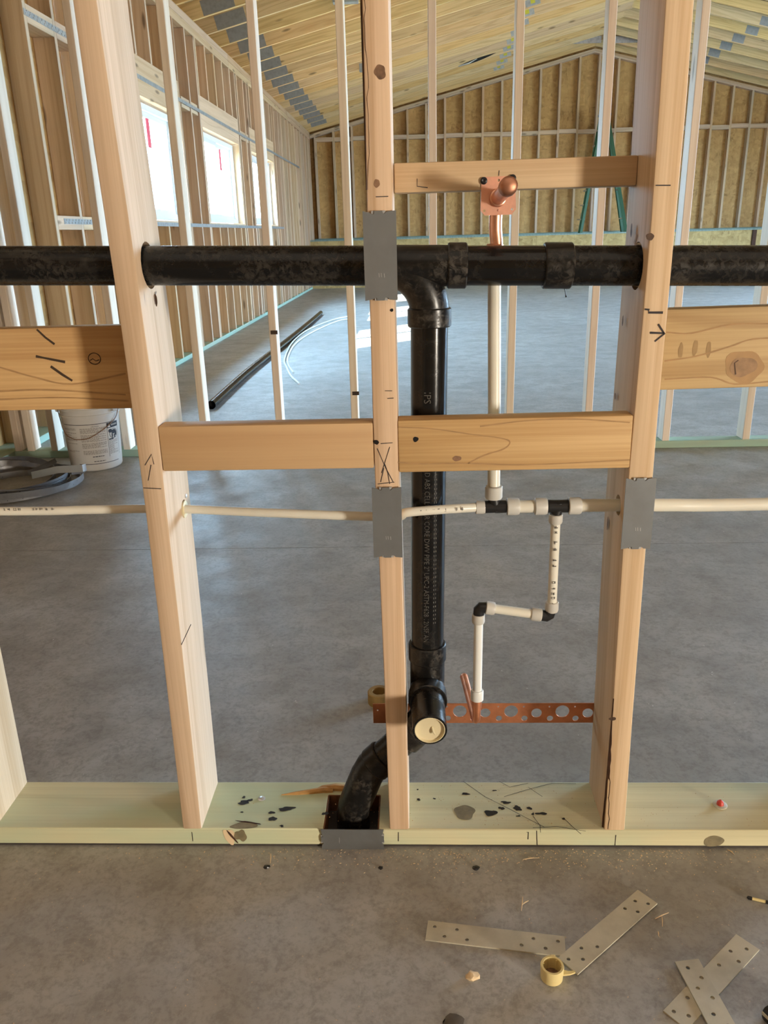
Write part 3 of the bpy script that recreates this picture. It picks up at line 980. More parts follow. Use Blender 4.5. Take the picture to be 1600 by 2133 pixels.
# the top plate the studs are nailed to, above the frame
lumber('top_plate', .038, .14, 3.3, (-1.6, .07, 2.64), 'X', 'stud', nw)

# ================================================================== NAIL PLATES
def nail_plate(x, z, w_, h, label, group=True, tilt=0.0, lie=False):
    a, b = w_ / 2, h / 2
    # bent-over teeth at both ends leave little bites in the end edges
    top = [(a, b), (a * .45, b - .0012), (a * .32, b - .0042), (a * .22, b - .0042), (a * .18, b), (-a * .3, b), (-a * .32, b - .0042), (-a * .48, b - .0042), (-a * .62, b - .002), (-a, b)]
    bot = [(-a, -b), (-a * .58, -b + .0018), (-a * .36, -b + .004), (-a * .28, -b + .004), (-a * .26, -b), (a * .2, -b), (a * .24, -b + .004), (a * .4, -b + .004), (a * .52, -b + .001), (a, -b)]
    out = top + bot
    if lie: out = [(v, -u) for u, v in out]
    bm = plate(out, [], .0016, lambda u, v, q: Vector((u, -q, v)))
    o = obj('nail_plate', bm, M['nailplate'], None, (x, -.0035, z), (0, tilt, 0))
    for u, v in ((a * .28, b * .97), (-a * .4, b * .97), (a * .3, -b * .97), (-a * .32, -b * .97)):
        if lie: u, v = v, -u
        obj('tooth', box_bm(u - .0022, u + .0022, 0.0, .0030, v - .002, v + .002), M['galv'], o)
    bb = bmesh.new()
    for u, v in ((-a * .12, -b * .42), (a * .02, -b * .42), (a * .2, -b * .43)):
        if lie: u, v = v, -u
        ribbon(bb, [Vector((u, -.0017, v + .003)), Vector((u + .0006, -.0017, v - .003))], .0008, NF, .0002)
    obj('stamped_mark', bb, M['galv'], o, smooth=None)
    return tag(o, label, 'nail plate')
nail_plate(-.0080, 1.0975, .049, .127, 'tall grey steel nail plate over the big black drain on the centre stud')
nail_plate(-.0080, .6755, .0485, .124, 'grey steel nail plate on the centre stud below the block, covering the water tube')
nail_plate(.4035, .6855, .0485, .123, 'brownish grey steel nail plate on the right stud where the tube passes')
nail_plate(-.0915, .0225, .0485, .122, 'wide grey steel plate across the notch in the green bottom plate', lie=True)

# ================================================================== BLACK DRAIN
dr = tag(empty('drain_pipe', (.062, .07, .3)), 'black plastic drain run with tee, dropping to a capped stub and down into the notch', 'drain pipe')
def dpart(name, bm, mat, parent=None, **k):
    o = obj(name, bm, M[mat], parent or dr, **k)
    if parent is None or parent is dr:
        o.location = -dr.location
    return o
RP = .0302
YD = .062
def hp(x): return Vector((x, YD, HZ(x)))
dpart('horizontal_pipe', tube([hp(-1.9), hp(-.012)], RP, 32), 'abs')
dpart('horizontal_pipe', tube([hp(.118), hp(.255)], RP, 32), 'abs_clean')
dpart('horizontal_pipe', tube([hp(.26), hp(1.9)], RP, 32), 'abs')
# long-sweep tee
bm = bmesh.new()
add_tube(bm, [hp(-.020), hp(.02), hp(.06), hp(.10)], .0312, 32)
ax = (hp(1) - hp(0)).normalized()
VX = .0655
rr = .072
cz = HZ(VX - rr)
arc = [Vector((VX - rr + rr * math.sin(t_), YD + .004 * t_, cz - rr + rr * math.cos(t_))) for t_ in [i * PI / 2 / 12 for i in range(13)]]
add_tube(bm, arc, .0318, 32)
tee = dpart('sweep_tee', bm, 'abs_fit')
bm = hub(hp(.094), ax, .030, .0348)
h_ = dpart('hub', bm, 'abs_fit')
zt = cz - rr
hub(Vector((VX, YD + .006, zt + .006)), (0, 0, -1), .030, .0352, bm=None)
bm = hub(Vector((VX, YD + .006, zt + .006)), (0, 0, -1), .030, .0352)
dpart('hub', bm, 'abs_fit')
dpart('coupling', hub(hp(.243), ax, .044, .0350), 'abs_fit')
# a drip of cement hanging under the coupling
dpart('cement_drip', tube([hp(.277) + Vector((0, -.006, -.034)), hp(.279) + Vector((0, -.006, -.043)), hp(.280) + Vector((0, -.006, -.047))], [.0006, .0006, .0016], 6), 'glue')
VT, VB = Vector((VX, YD + .008, zt)), Vector((.0575, .074, .385))
dpart('vertical_pipe', tube([VT, VB], RP, 36), 'abs_clean')
vax = (VB - VT).normalized()
# print down the vertical pipe
def on_vertical(ang0, z_top, flip=1):
    def f(x, y):
        z = z_top - x
        k = (VT.z - z) / (VT.z - VB.z)
        c = VT.lerp(VB, k)
        a = ang0 + y / RP
        return Vector((c.x + math.sin(a) * (RP + .0004), c.y - math.cos(a) * (RP + .0004), z))
    return f
bm = text_bm('IPS', .0165, on_vertical(-.28, .885))
o = dpart('pipe_print', bm, 'print_grey', smooth=None)
z0 = at(890, 985, 1, .045).z
bm = text_bm('D ABS CELLULAR CORE DWV PIPE 2" UPC-2 ASTM-F628 12NSF/AN', .0128, on_vertical(-.22, z0 + .002))
zs = [v.co.z for v in bm.verts]
span = max(zs) - min(zs)
want = z0 - .425
for v in bm.verts:
    v.co.z = z0 - (z0 - v.co.z) * want / span
dpart('pipe_print', bm, 'print_grey', smooth=None)
bm = bmesh.new()
for i in range(34):
    z = z0 - .01 - i * .0082
    k = (VT.z - z) / (VT.z - VB.z); c = VT.lerp(VB, k); a = .33
    for da in (0, .12):
        p = Vector((c.x + math.sin(a + da) * (RP + .0004), c.y - math.cos(a + da) * (RP + .0004), z))
        ribbon(bm, [p, p + Vector((0, 0, -.0035))], .0016, (math.sin(a), -math.cos(a), 0), .0002)
dpart('pipe_print', bm, 'print_grey', smooth=None)
# lower tee with the branch that comes toward the room
dpart('hub', hub(VB + Vector((0, 0, .024)), (0, 0, -1), .034, .0352), 'abs_fit')
BX, BY, BZ = .0570, .075, .318
bm = bmesh.new()
add_tube(bm, [VB + Vector((0, 0, -.004)), Vector((BX, BY, .33)), Vector((BX - .001, BY, .262))], .0325, 32)
add_tube(bm, [Vector((BX, BY, BZ)), Vector((BX, .020, BZ - .002))], .0325, 32)
dpart('branch_tee', bm, 'abs_fit')
dpart('hub', hub(Vector((BX, .046, BZ - .001)), (0, -1, 0), .030, .0355), 'abs_fit')
E0, E1 = Vector((BX, .03, BZ - .001)), Vector((BX + .002, -.064, BZ - .006))
bd = (E1 - E0).normalized()
bm = bmesh.new()
LS = (E1 - E0).length
lathe(bm, E0, bd, [(0, RP), (LS - .001, RP), (LS, RP - .001), (LS, .0270), (LS - .012, .0268), (LS - .012, .001)], 36)
st = dpart('branch_stub', bm, 'abs')
bm = bmesh.new()
lathe(bm, E1 - bd * .010, bd, [(0, .0266), (.0098, .0266), (.0100, .0255), (.005, .0245), (.0042, .020), (.004, .001)], 36)
cp = obj('test_plug', bm, M['cream'], st)
pf = E1 - bd * .006
bm = bmesh.new()
add_tube(bm, [pf + Vector((.004, 0, .003)), pf + Vector((.006, -.004, -.004)), pf + Vector((.009, -.006, -.009))], [.0018, .0022, .0014], 8)
obj('plug_tab', bm, M['cream'], cp)
# offset to the left and down through the plate
d1 = Vector((-.72, -.06, -.69)).normalized()
p0 = Vector((BX - .001, BY, .262))
p1 = p0 + Vector((-.004, 0, -.028))
path = [p0 + Vector((0, 0, .01)), p0, p0 + Vector((-.004, 0, -.016)), p0 + Vector((-.016, -.001, -.034))]
q = path[-1]
dpart('offset_elbow', tube(path + [q + d1 * .03], .0325, 28), 'abs_fit')
dpart('hub', hub(q + d1 * .012, d1, .028, .0350), 'abs_fit')
q2 = q + d1 * .115
dpart('offset_pipe', tube([q + d1 * .02, q2], RP, 28), 'abs')
dpart('hub', hub(q2 - d1 * .02, d1, .030, .0350), 'abs_fit')
NX, NY = -.094, .052
pth = [q2 - d1 * .005, q2 + d1 * .016, q2 + d1 * .034 + Vector((.003, 0, -.006)), Vector((NX + .004, NY + .003, .058)), Vector((NX, NY, .036)), Vector((NX, NY, .004))]
dpart('offset_elbow', tube(pth, .0328, 28), 'abs_fit')

# ================================================================== WATER LINE
wlN = tag(empty('water_line', (.2, .06, .68)), 'white plastic water line with black tees and grey rings, crossing the studs and stepping down', 'water line')
def wpart(name, bm, mat, parent=None, **k):
    o = obj(name, bm, M[mat], parent or wlN, **k)
    if parent is None: o.location = -wlN.location
    return o
YW = .058
A = lambda px, py, y=YW: at(px, py, 1, y)
T1, T2 = A(1031, 1055.5), A(1163, 1054.5)
runL = smooth_path([(-1.5, .09, .682), A(0, 1065, .09), A(180, 1062, .094), (-.40, .095, .6715), A(560, 1068, .06), (-.01, .045, .669), A(850, 1067, .028), A(940, 1060, .040), A(1000, 1056.5)])
wpart('tube', tube(runL, .0079, 18), 'pex')
bm = bmesh.new()
lathe(bm, (-.3775, .0955, .6705), (1, 0, -.02), [(-.004, .0155), (.0025, .0155), (.0035, .0135), (.0035, .009)], 22)
bsh = wpart('bushing', bm, 'cream')
bm = bmesh.new(); lathe(bm, (-.3775, .112, .690), (1, 0, 0), [(0, .0042), (.002, .0038), (.003, .001)], 12)
wpart('bushing_screw', bm, 'alu')
def print_run(path_pts, r, n, seed, side=NF, mat='print_dark', h=.006, step=.011):
    rnd = random.Random(seed)
    bm = bmesh.new()
    P = path_pts
    L = sum((b - a).length for a, b in zip(P, P[1:]))
    d, i = 0, 0
    acc = 0
    for a, b in zip(P, P[1:]):
        seg = (b - a).length
        while d < acc + seg:
            if rnd.random() < .8:
                c = a.lerp(b, (d - acc) / seg) + Vector(side) * (r + .0003)
                tdir = (b - a).normalized()
                up = tdir.cross(Vector(side)).normalized()
                w_ = rnd.uniform(.003, .006)
                for s in range(rnd.choice((2, 3))):
                    o_ = up * rnd.uniform(-h / 2, h / 2)
                    ribbon(bm, [c + o_, c + o_ + tdir * w_], .0009, side, .0001)
                for s in range(2):
                    o_ = tdir * rnd.uniform(0, w_)
                    ribbon(bm, [c + o_ - up * h / 2, c + o_ + up * h / 2], .0009, side, .0001)
            d += rnd.uniform(step * .6, step)
        acc += seg
    return bm
wpart('tube_print', print_run([A(-20, 1058, .09), A(122, 1057, .092)], .0078, 0, 1, h=.0045), 'print_dark', smooth=None)
wpart('tube_print', print_run([A(862, 1064, .028), A(975, 1055.5, .045)], .0078, 0, 2, h=.006), 'print_dark', smooth=None)
def ring_at(c, axis, L, r):
    axis = Vector(axis).normalized()
    bm = bmesh.new()
    lathe(bm, Vector(c) - axis * L / 2, axis, [(0, r - .0012), (.0012, r), (L - .003, r * 1.0), (L, r * .9), (L, r - .004)], 28)
    return bm
XA = Vector((1, 0, 0))
def fitting(name, c, ends):
    bm = bmesh.new()
    for e, r in ends:
        add_tube(bm, [Vector(c), Vector(e)], r * 1.1, 14)
    lathe(bm, Vector(c) - Vector((0, 0, .009)), (0, 0, 1), [(0, .006), (.002, .0095), (.016, .0095), (.018, .006)], 16)
    return wpart(name, bm, 'black_fit')
up1 = A(1028, 1036)
TUP = [A(1028.5, 1030), Vector((.1735, .080, .86)), Vector((.172, .1035, 1.04)), Vector((.1715, .1055, 1.09))]
fitting('black_tee', T1, [(A(1010, 1056), .0098), (A(1054, 1055), .0102), (A(1028.5, 1034), .009)])
wpart('ring', ring_at(A(1000.5, 1056.5), XA, .0165, .0118), 'pex_ring')
wpart('ring', ring_at(A(1068.5, 1055), XA, .0215, .0150), 'pex_ring')
wpart('ring', ring_at(A(1126.5, 1054.5), XA, .0215, .0150), 'pex_ring')
wpart('tube', tube([A(1060, 1055), A(1136, 1054.5)], .0111, 18), 'pex')
fitting('black_tee', T2, [(A(1142, 1054.5), .0102), (A(1184, 1054), .0102), (A(1158, 1071), .0085)])
wpart('ring', ring_at(A(1197, 1053.5), XA, .0215, .0150), 'pex_ring')
wpart('tube', tube(smooth_path([A(1188, 1053.5), A(1290, 1052, .052), (.41, .050, .683), A(1400, 1052, .052), A(1600, 1050, .06), (1.4, .07, .683)]), .0111, 18), 'pex')
wpart('ring', ring_at(A(1028.5, 1025), (0, 0, -1), .0225, .0150), 'pex_ring')
wpart('tube', tube(smooth_path(TUP), .0108, 18), 'pex')
# step down
D0, D1 = A(1158, 1074), A(1149.5, 1270)
wpart('ring', ring_at(A(1157.5, 1080), D1 - D0, .0165, .0120), 'pex_ring')
wpart('tube', tube([D0, D1], .0084, 18), 'pex')
wpart('tube_print', print_run([A(1157, 1092), A(1150, 1255)], .0083, 0, 3, h=.0062, step=.013), 'print_dark', smooth=None)
wpart('ring', ring_at(A(1149.5, 1263), D1 - D0, .0190, .0120), 'pex_ring')
def elbow(c, e1, e2):
    bm = bmesh.new()
    c, e1, e2 = Vector(c), Vector(e1), Vector(e2)
    pts = [e1] + [e1.lerp(c, t_).lerp(c.lerp(e2, t_), t_) for t_ in (.35, .5, .65)] + [e2]
    add_tube(bm, [e1, c.lerp(e1, .3), c.lerp(e2, .3), e2], .0104, 14)
    return wpart('black_elbow', bm, 'black_fit')
elbow(A(1143, 1284), A(1147, 1270), A(1126, 1281))
wpart('ring', ring_at(A(1117, 1280), A(1010, 1266) - A(1130, 1281), .0185, .0120), 'pex_ring')
wpart('tube', tube([A(1128, 1281.5), A(1012, 1265.5)], .0084, 18), 'pex')
wpart('ring', ring_at(A(1021, 1266.5), A(1130, 1281) - A(1010, 1266), .0165, .0120), 'pex_ring')
elbow(A(998, 1265), A(1013, 1266), A(997.5, 1282))
wpart('ring', ring_at(A(996.5, 1288), (0, 0, -1), .0175, .0118), 'pex_ring')
wpart('tube', tube([A(997, 1284), A(994, 1452)], .0084, 18), 'pex_white')
wpart('ring', ring_at(A(994, 1447), (0, 0, 1), .0215, .0120), 'pex_white')

# ---- copper stubs and brackets
c0 = A(993.5, 1452)
ZB = .2435
co = tag(empty('copper_stub', (c0.x, .06, ZB)), 'small copper elbow under the white tube, its stub pointing back over the perforated strip', 'copper pipe')
r_ = .018
pts = [Vector((c0.x, c0.y, c0.z + .004)), Vector((c0.x, c0.y, ZB + r_))]
pts += [Vector((c0.x - .002 * (1 - math.cos(t_)), c0.y + r_ - r_ * math.cos(t_), ZB + r_ - r_ * math.sin(t_))) for t_ in [i * PI / 2 / 8 for i in range(1, 9)]]
e_ = at(967, 1412, 2, ZB)
obj('elbow_pipe', tube(pts + [Vector((e_.x, e_.y, ZB + .001))], .0078, 18), M['copper_dull'], co, -co.location)
ed = Vector((e_.x, e_.y, ZB + .001))
dd = (ed - pts[-1]).normalized()
bm = bmesh.new(); lathe(bm, ed - dd * .002, dd, [(0, .0082), (.006, .0082), (.009, .006), (.010, .001)], 18)
obj('end_cap', bm, M['copper_dull'], co, -co.location)
bm = bmesh.new(); lathe(bm, Vector((c0.x, c0.y, c0.z - .006)), (0, 0, -1), [(0, .0090), (.016, .0090), (.016, .008)], 18)
obj('collar', bm, M['copper_dull'], co, -co.location)

bx0, bx1, bz0, bz1 = -.0525, .452, .188, .2335
hs = []
def H(px, py, r, n=20):
    p = at(px, py, 1, .1405); hs.append(circle(p.x, p.z, r, n))
for k in range(4):
    d = 53.4 * 2 * k
    H(958 + d, 1481.5, .0138); 
    H(1011 + d, 1485, .0105)
for k in range(6):
    H(933 + 53.2 * k, 1496, .0062, 14)
    if k != 1: H(931.5 + 53.3 * k, 1472, .0019, 8)
p = at(787, 1482, 1, .1405); hs.append(circle(p.x, p.z + .003, .0019, 8))
hs = [h for h in hs if all(bx0 + .003 < u < bx1 - .003 and bz0 + .0008 < v < bz1 - .0008 for u, v in h) and not (.39 < h[0][0] < .43)]
cb = obj('perforated_bracket', plate([(bx0, bz0), (bx1, bz0), (bx1, bz1), (bx0, bz1)], hs, .0014, lambda u, v, w_: Vector((u, .1403 + w_, v))), M['copper_dull'])
tag(cb, 'long copper coloured strip with round holes nailed low across the stud backs', 'bracket')

cs = tag(empty('copper_stub_out', (.174, .09, 1.178)), 'upper copper stub with domed cap through a square copper plate on the top block', 'copper pipe')
P0 = at(1038, 365, 1, .0905)
def cpt(px, py): 
    p = at(px, py, 1, .0905); return (p.x, p.z)
out = [cpt(1003, 369), cpt(1073, 366), cpt(1075, 436), cpt(1066, 447), cpt(1010, 449), cpt(1001, 439)]
hol = [circle(*cpt(1039, 375.5), .0019, 10), circle(*cpt(1009, 439), .0019, 10), circle(*cpt(1037.5, 438), .0019, 10), circle(*cpt(1067, 436), .0019, 10), circle(*cpt(1067, 405), .0019, 10)]
obj('mounting_plate', plate(out, hol, .0012, lambda u, v, w_: Vector((u, .0915 - w_, v))), M['copper_plate'], cs, -cs.location)
b0 = at(1037, 413, 1, .0905)
c1 = at(1059, 388, 1, -.012)
sdir = (c1 - b0).normalized()
bm = tube([b0 + Vector((0, .012, 0)), b0, c1], .0108, 24)
obj('stub_pipe', bm, M['copper'], cs, -cs.location)
bm = bmesh.new()
lathe(bm, c1 - sdir * .010, sdir, [(0, .0118), (.001, .0132), (.014, .0132), (.0185, .0122), (.0215, .0085), (.0225, .001)], 28)
obj('domed_cap', bm, M['copper_cap'], cs, -cs.location)
bm = bmesh.new(); lathe(bm, b0 + sdir * .002, sdir, [(0, .0135), (.004, .0128), (.005, .0115)], 24)
obj('collar', bm, M['copper'], cs, -cs.location)
pv = [Vector((b0.x, .104, b0.z)), Vector((b0.x - .001, .106, 1.152)), Vector((.1725, .107, 1.13)), Vector((.1745, .1065, 1.108)), Vector((.1725, .1055, 1.09))]
pv = [b0 + Vector((0, .006, 0)), b0 + Vector((0, .0135, -.008))] + pv[1:]
obj('drop_pipe', tube(smooth_path(pv, 6), .0104, 22), M['copper'], cs, -cs.location)
bm = bmesh.new(); lathe(bm, (.1722, .1085, 1.0835), (0, 0, 1), [(0, .013), (.002, .0140), (.024, .0140), (.026, .0120)], 24)
obj('press_ring', bm, M['copper'], cs, -cs.location)
for px, py in ((1008, 376.5), (1068, 371)):
    q_ = at(px, py, 1, .0895)
    bm = bmesh.new(); lathe(bm, (q_.x, .0905, q_.z), (0, -1, 0), [(0, .0055), (.0015, .0055), (.0028, .003), (.0022, .0015)], 14)
    obj('screw', bm, M['black_screw'], cs, -cs.location)

# ================================================================== THINGS ON THE FLOOR, FAR
# ---- bucket
BK = Vector((-1.655, 2.782, 0))
bk = tag(empty('bucket', BK), 'white plastic five gallon bucket with printed warning label beside the metal coil', 'bucket')
Hb = .370
def rb(z): return .1295 + (.1480 - .1295) * z / Hb
bm = bmesh.new()
prof = [(.0, .118), (.004, .126), (.012, rb(.012)), (.20, rb(.2)), (.285, rb(.285)), (.286, rb(.285) + .006), (.296, rb(.29) + .006), (.297, rb(.29) + .001), (.318, rb(.32) + .001), (.319, rb(.32) + .007), (.327, rb(.32) + .007), (.328, rb(.32) + .001), (.355, rb(.35)), (.356, rb(.35) + .009), (.370, rb(.36) + .009), (.370, rb(.36) - .002), (.02, rb(0) - .004)]
lathe(bm, (0, 0, 0), (0, 0, 1), prof, 48)
obj('body', bm, M['bucket'], bk)
def onb(ang, z, lift=.0006):
    r = rb(z) + lift
    return Vector((math.sin(ang) * r, -math.cos(ang) * r, z))
# camera-facing direction: the label centre is a little to the right
def bquad(bm, a0, a1, z0, z1, lift=.0006):
    n = max(1, int(abs(a1 - a0) / .12))
    for i in range(n):
        u0, u1 = a0 + (a1 - a0) * i / n, a0 + (a1 - a0) * (i + 1) / n
        bm.faces.new([bm.verts.new(onb(u, z, lift)) for u, z in ((u0, z0), (u1, z0), (u1, z1), (u0, z1))])
def brow(bm, a0, a1, z, h, rnd):
    u = a0
    while u < a1:
        w_ = rnd.uniform(.03, .11)
        bquad(bm, u, min(u + w_, a1), z, z + h)
        u += w_ + .018
for a0, z0 in ((-.75, .249), (-.30, .040)):
    bm = bmesh.new()
    bquad(bm, a0, 1.36, z0, z0 + .0028)
    obj('label_rule', bm, M['label_black'], bk, smooth=None)
rnd = random.Random(21)
bm = bmesh.new()
z = .228
while z > .092:
    if not (.150 < z < .158 or .116 < z < .125 or .196 < z < .203):
        brow(bm, -.04, .86 if rnd.random() < .75 else .6, z, .0034, rnd)
        if rnd.random() < .7: brow(bm, -.74, -.20 if rnd.random() < .6 else -.4, z + .001, .0032, rnd)
    z -= .0056
z = .150
while z > .078:
    brow(bm, .97, 1.40 if rnd.random() < .7 else 1.2, z - .0, .0030, rnd); z -= .0052
o = tag(obj('label_text_lines', bm, M['label_grey'], bk, smooth=None), kind='stuff')
def bplace(ac, zc, w_):
    return lambda x, y: onb(ac + (x - w_ / 2) / .14, zc + y, .0008)
for txt, sz, ac, zc in (('CAUTION', .0085, .50, .236), ('NOT FOR DRINKING WATER', .0072, .50, .078), ('NET WT 50 LB', .006, .52, .053)):
    if txt != 'CAUTION':
        bm = bmesh.new(); brow(bm, ac - .22, ac + .22, zc, sz * .55, rnd)
    else:
        bm = text_bm(txt, sz, bplace(ac, zc, .04))
    obj('label_print', bm, M['label_black'], bk, smooth=None)
# child-hazard panel at the right of the label
for nm, q in (('panel_rule', (.925, .938, .070, .247)), ('panel_rule', (1.47, 1.48, .070, .247)), ('warning_header', (.938, 1.47, .219, .247))):
    bm = bmesh.new()
    bquad(bm, *q)
    obj(nm, bm, M['label_black'], bk, smooth=None)
bm = bmesh.new()
bquad(bm, 1.12, 1.42, .229, .237, .0012)
tag(obj('warning_word', bm, M['label_grey'], bk, smooth=None))
bm = bmesh.new()
bm.faces.new([bm.verts.new(onb(u, z, .0012)) for u, z in ((.965, .223), (1.085, .223), (1.025, .244))])
obj('warning_triangle', bm, M['bucket'], bk, smooth=None)
bm = bmesh.new()
def bblob(ac, zc, ra, rz, n=14):
    bm.faces.new([bm.verts.new(onb(ac + ra * math.cos(2 * PI * k / n), zc + rz * math.sin(2 * PI * k / n), .0009)) for k in range(n)])
bblob(1.06, .203, .085, .010); bblob(1.22, .196, .12, .011); bblob(1.32, .186, .05, .014); bblob(1.14, .178, .03, .013); bblob(1.25, .172, .03, .011)
n = 26
R1 = [bm.verts.new(onb(1.21 + .20 * math.cos(2 * PI * k / n), .187 + .026 * math.sin(2 * PI * k / n), .0008)) for k in range(n)]
R2 = [bm.verts.new(onb(1.21 + .182 * math.cos(2 * PI * k / n), .187 + .0235 * math.sin(2 * PI * k / n), .0008)) for k in range(n)]
for k in range(n): bm.faces.new((R1[k], R1[(k + 1) % n], R2[(k + 1) % n], R2[k]))
bquad(bm, .97, 1.18, .156, .163, .0009)
tag(obj('hazard_pictogram', bm, M['label_black'], bk, smooth=None), kind='stuff')
hk = [(1.60, .318), (1.50, .29), (1.30, .262), (1.0, .235), (.70, .212), (.42, .193), (.2, .18), (-.2, .176), (-.6, .190), (-.9, .22), (-1.15, .27), (-1.25, .318)]
hd = smooth_path([onb(u, z, .004 if abs(u) < 1.2 else .008) for u, z in hk], 4)
obj('wire_handle', tube(hd, .0022, 6), M['cord'], bk)
for sx in (-1, 1):
    bm = bmesh.new(); lathe(bm, (sx * .142 + .0, -.045, .318), (sx, -.3, 0), [(0, .016), (.012, .016), (.015, .012)], 16)
    obj('handle_lug', bm, M['bucket'], bk)

# ---- coil of perforated steel strap
cl = tag(empty('strap_coil', (-1.90, 2.42, 0)), 'loose coil of perforated steel strap lying on the slab in front of the white bucket', 'coil')
def strap_strip(path, w_, lean=0.0):
    bm = bmesh.new()
    P = [Vector(p) for p in path]
    A_, B_ = [], []
    for i, p in enumerate(P):
        d = (P[min(i + 1, len(P) - 1)] - P[max(i - 1, 0)]).normalized()
        s = d.cross(Vector((0, 0, 1))).normalized()
        up = (Vector((0, 0, 1)) + s * lean).normalized()
        A_.append([bm.verts.new(p + s * .0006), bm.verts.new(p + up * w_ + s * .0006)])
        B_.append([bm.verts.new(p - s * .0006), bm.verts.new(p + up * w_ - s * .0006)])
    for i in range(len(P) - 1):
        for X in (A_, B_):
            bm.faces.new((X[i][0], X[i + 1][0], X[i + 1][1], X[i][1]))
        bm.faces.new((A_[i][1], A_[i + 1][1], B_[i + 1][1], B_[i][1]))
        bm.faces.new((A_[i][0], B_[i][0], B_[i + 1][0], A_[i + 1][0]))
    return bm
loops = [(.205, .17, .02, .012), (.235, .225, -.01, .020), (.315, .300, 0, .001), (.298, .278, .02, .004), (.272, .245, .01, .018), (.248, .215, .03, .034), (.225, .19, .0, .030)]
for i, (ra, rb_, off, zz) in enumerate(loops):
    ph = i * 1.1
    path = []
    for k in range(61):
        a = ph + 2 * PI * k / 60
        tilt = .012 * math.sin(a + i) * i * .6
        path.append(Vector((math.cos(a) * (ra + .004 * math.sin(3 * a + i)) + off - .01 * i, math.sin(a) * rb_ - off, max(.0008, zz + tilt))))
    lp = obj('strap_loop', strap_strip(path, .031, .12 * (i % 2)), M['coil'], cl, smooth=.8)
    hb = bmesh.new()
    for k in range(0, 60, 1):
        p = path[k]
        if p.y > .1: continue
        d = (path[(k + 1) % 60] - p).normalized()
        s = d.cross(Vector((0, 0, 1))).normalized()
        if s.y > 0: s = -s
        c = p + Vector((0, 0, .010 if k % 2 else .021)) + s * .0012
        blob(hb, c, d, (0, 0, 1), .0019, .0019, k, 6, 0)
    ho = tag(obj('punched_hole_shade', hb, M['hole'], lp, smooth=None), kind='stuff')  # black discs on solid strap paint the shade of its holes
o = cl.location
e0, e1, e2 = at(66, 990, 1, 2.30) - o, at(120, 978, 1, 2.28) - o, at(172, 975, 1, 2.27) - o
path = [e0.lerp(e1, i / 6) for i in range(6)] + [e1.lerp(e2, i / 6) for i in range(7)] + [e2 + Vector((.004, .03, -.004)), e2 + Vector((-.03, .08, -.03)), e2 + Vector((-.12, .14, -.055))]
for p in path: p.z -= .018
lp = obj('strap_end', strap_strip(path, .034), M['coil_bright'], cl, smooth=.8)
path = [at(60, 985, 1, 2.5) - o, at(90, 972, 1, 2.48) - o, at(118, 958, 1, 2.46) - o]
path = [Vector((p.x, p.y, p.z - .012)) for p in smooth_path(path, 5)]
obj('strap_loop', strap_strip(path, .026, .4), M['coil'], cl, smooth=.8)

# ---- black pipe and white tubes lying on the slab
pp = [(-1.374, 4.17), (-1.392, 5.26), (-1.386, 6.14), (-1.360, 7.66), (-1.345, 9.2), (-1.338, 10.84)]
fp = tag(empty('loose_pipe', (-1.37, 7, 0)), 'long black plastic pipe lying on the slab near the left wall', 'pipe')
P3 = smooth_path([Vector((x, y, .031)) for x, y in pp], 6)
bm = bmesh.new()
add_tube(bm, P3, .0302, 24, caps=False)
add_tube(bm, P3, .0262, 24, caps=False)
o_ = obj('barrel', bm, M['abs_clean'], fp, -fp.location)
bm = bmesh.new(); lathe(bm, P3[0] + Vector((0, .05, 0)), (0, 1, 0), [(0, .0261), (.004, .0261)], 24)
obj('hole_shade', bm, M['hole'], fp, -fp.location)  # near-black plug paints the shade inside the pipe
for pts, lab in (([(623, 799), (606, 783), (597, 765), (593, 747), (610, 712), (643, 686), (700, 664), (738, 658)], 'white plastic tube curled on the slab, ending nearest the studs'),
                 ([(611, 776), (600, 758), (601, 740), (617, 714), (654, 690), (705, 668), (735, 664)], 'second white tube curled inside the other beside the black pipe')):
    P3 = smooth_path([at(px, py, 2, .009) for px, py in pts], 6)
    tag(obj('loose_tube', tube(P3, .0088 if 'nearest' in lab else .0075, 12), M['pex_white']), lab, 'tube')

# ---- green step ladder standing on the platform
ZL = 1.0
ld = tag(empty('step_ladder', (4.08, 17.3, ZL)), 'green step ladder standing open at the far gable wall', 'ladder')
HL = 2.32
def lrail(name, x0, x1, y0, y1, z0, z1, w_, mat):
    d = Vector((x1 - x0, y1 - y0, z1 - z0))
    bm = box_bm(-w_ / 2, w_ / 2, -.035, .035, 0, d.length, .004)
    q = d.to_track_quat('Z', 'Y').to_euler()
    return obj(name, bm, M[mat], ld, (x0, y0, z0), q)
for x0, y0 in ((-.42, -.22), (-.42, .22)):
    lrail('side_rail', x0 - .05 * (y0 > 0) + (0 if y0 < 0 else .12), -.06, y0, .05 if y0 > 0 else -.05, 0, HL, .05, 'green')
for x0, y0 in ((.56, -.22), (.56, .22)):
    lrail('rear_rail', x0 + .03 * (y0 > 0), .06, y0, .05 if y0 > 0 else -.05, 0, HL - .03, .045, 'green')
for k in range(1, 8):
    f = k / 8
    xx = -.42 + .36 * f
    obj('step', box_bm(xx - .045, xx + .045, -.22 + .17 * f, .22 - .17 * f, HL * f - .012, HL * f + .012, .003), M['alu'], ld)
    if k % 2:
        xr = .56 - .5 * f
        obj('brace', box_bm(xr - .015, xr + .015, -.22 + .17 * f, .22 - .17 * f, HL * f - .01, HL * f + .01), M['alu'], ld)
obj('ladder_top', box_bm(-.11, .11, -.13, .13, HL - .02, HL + .03, .008), M['black_fit'], ld)

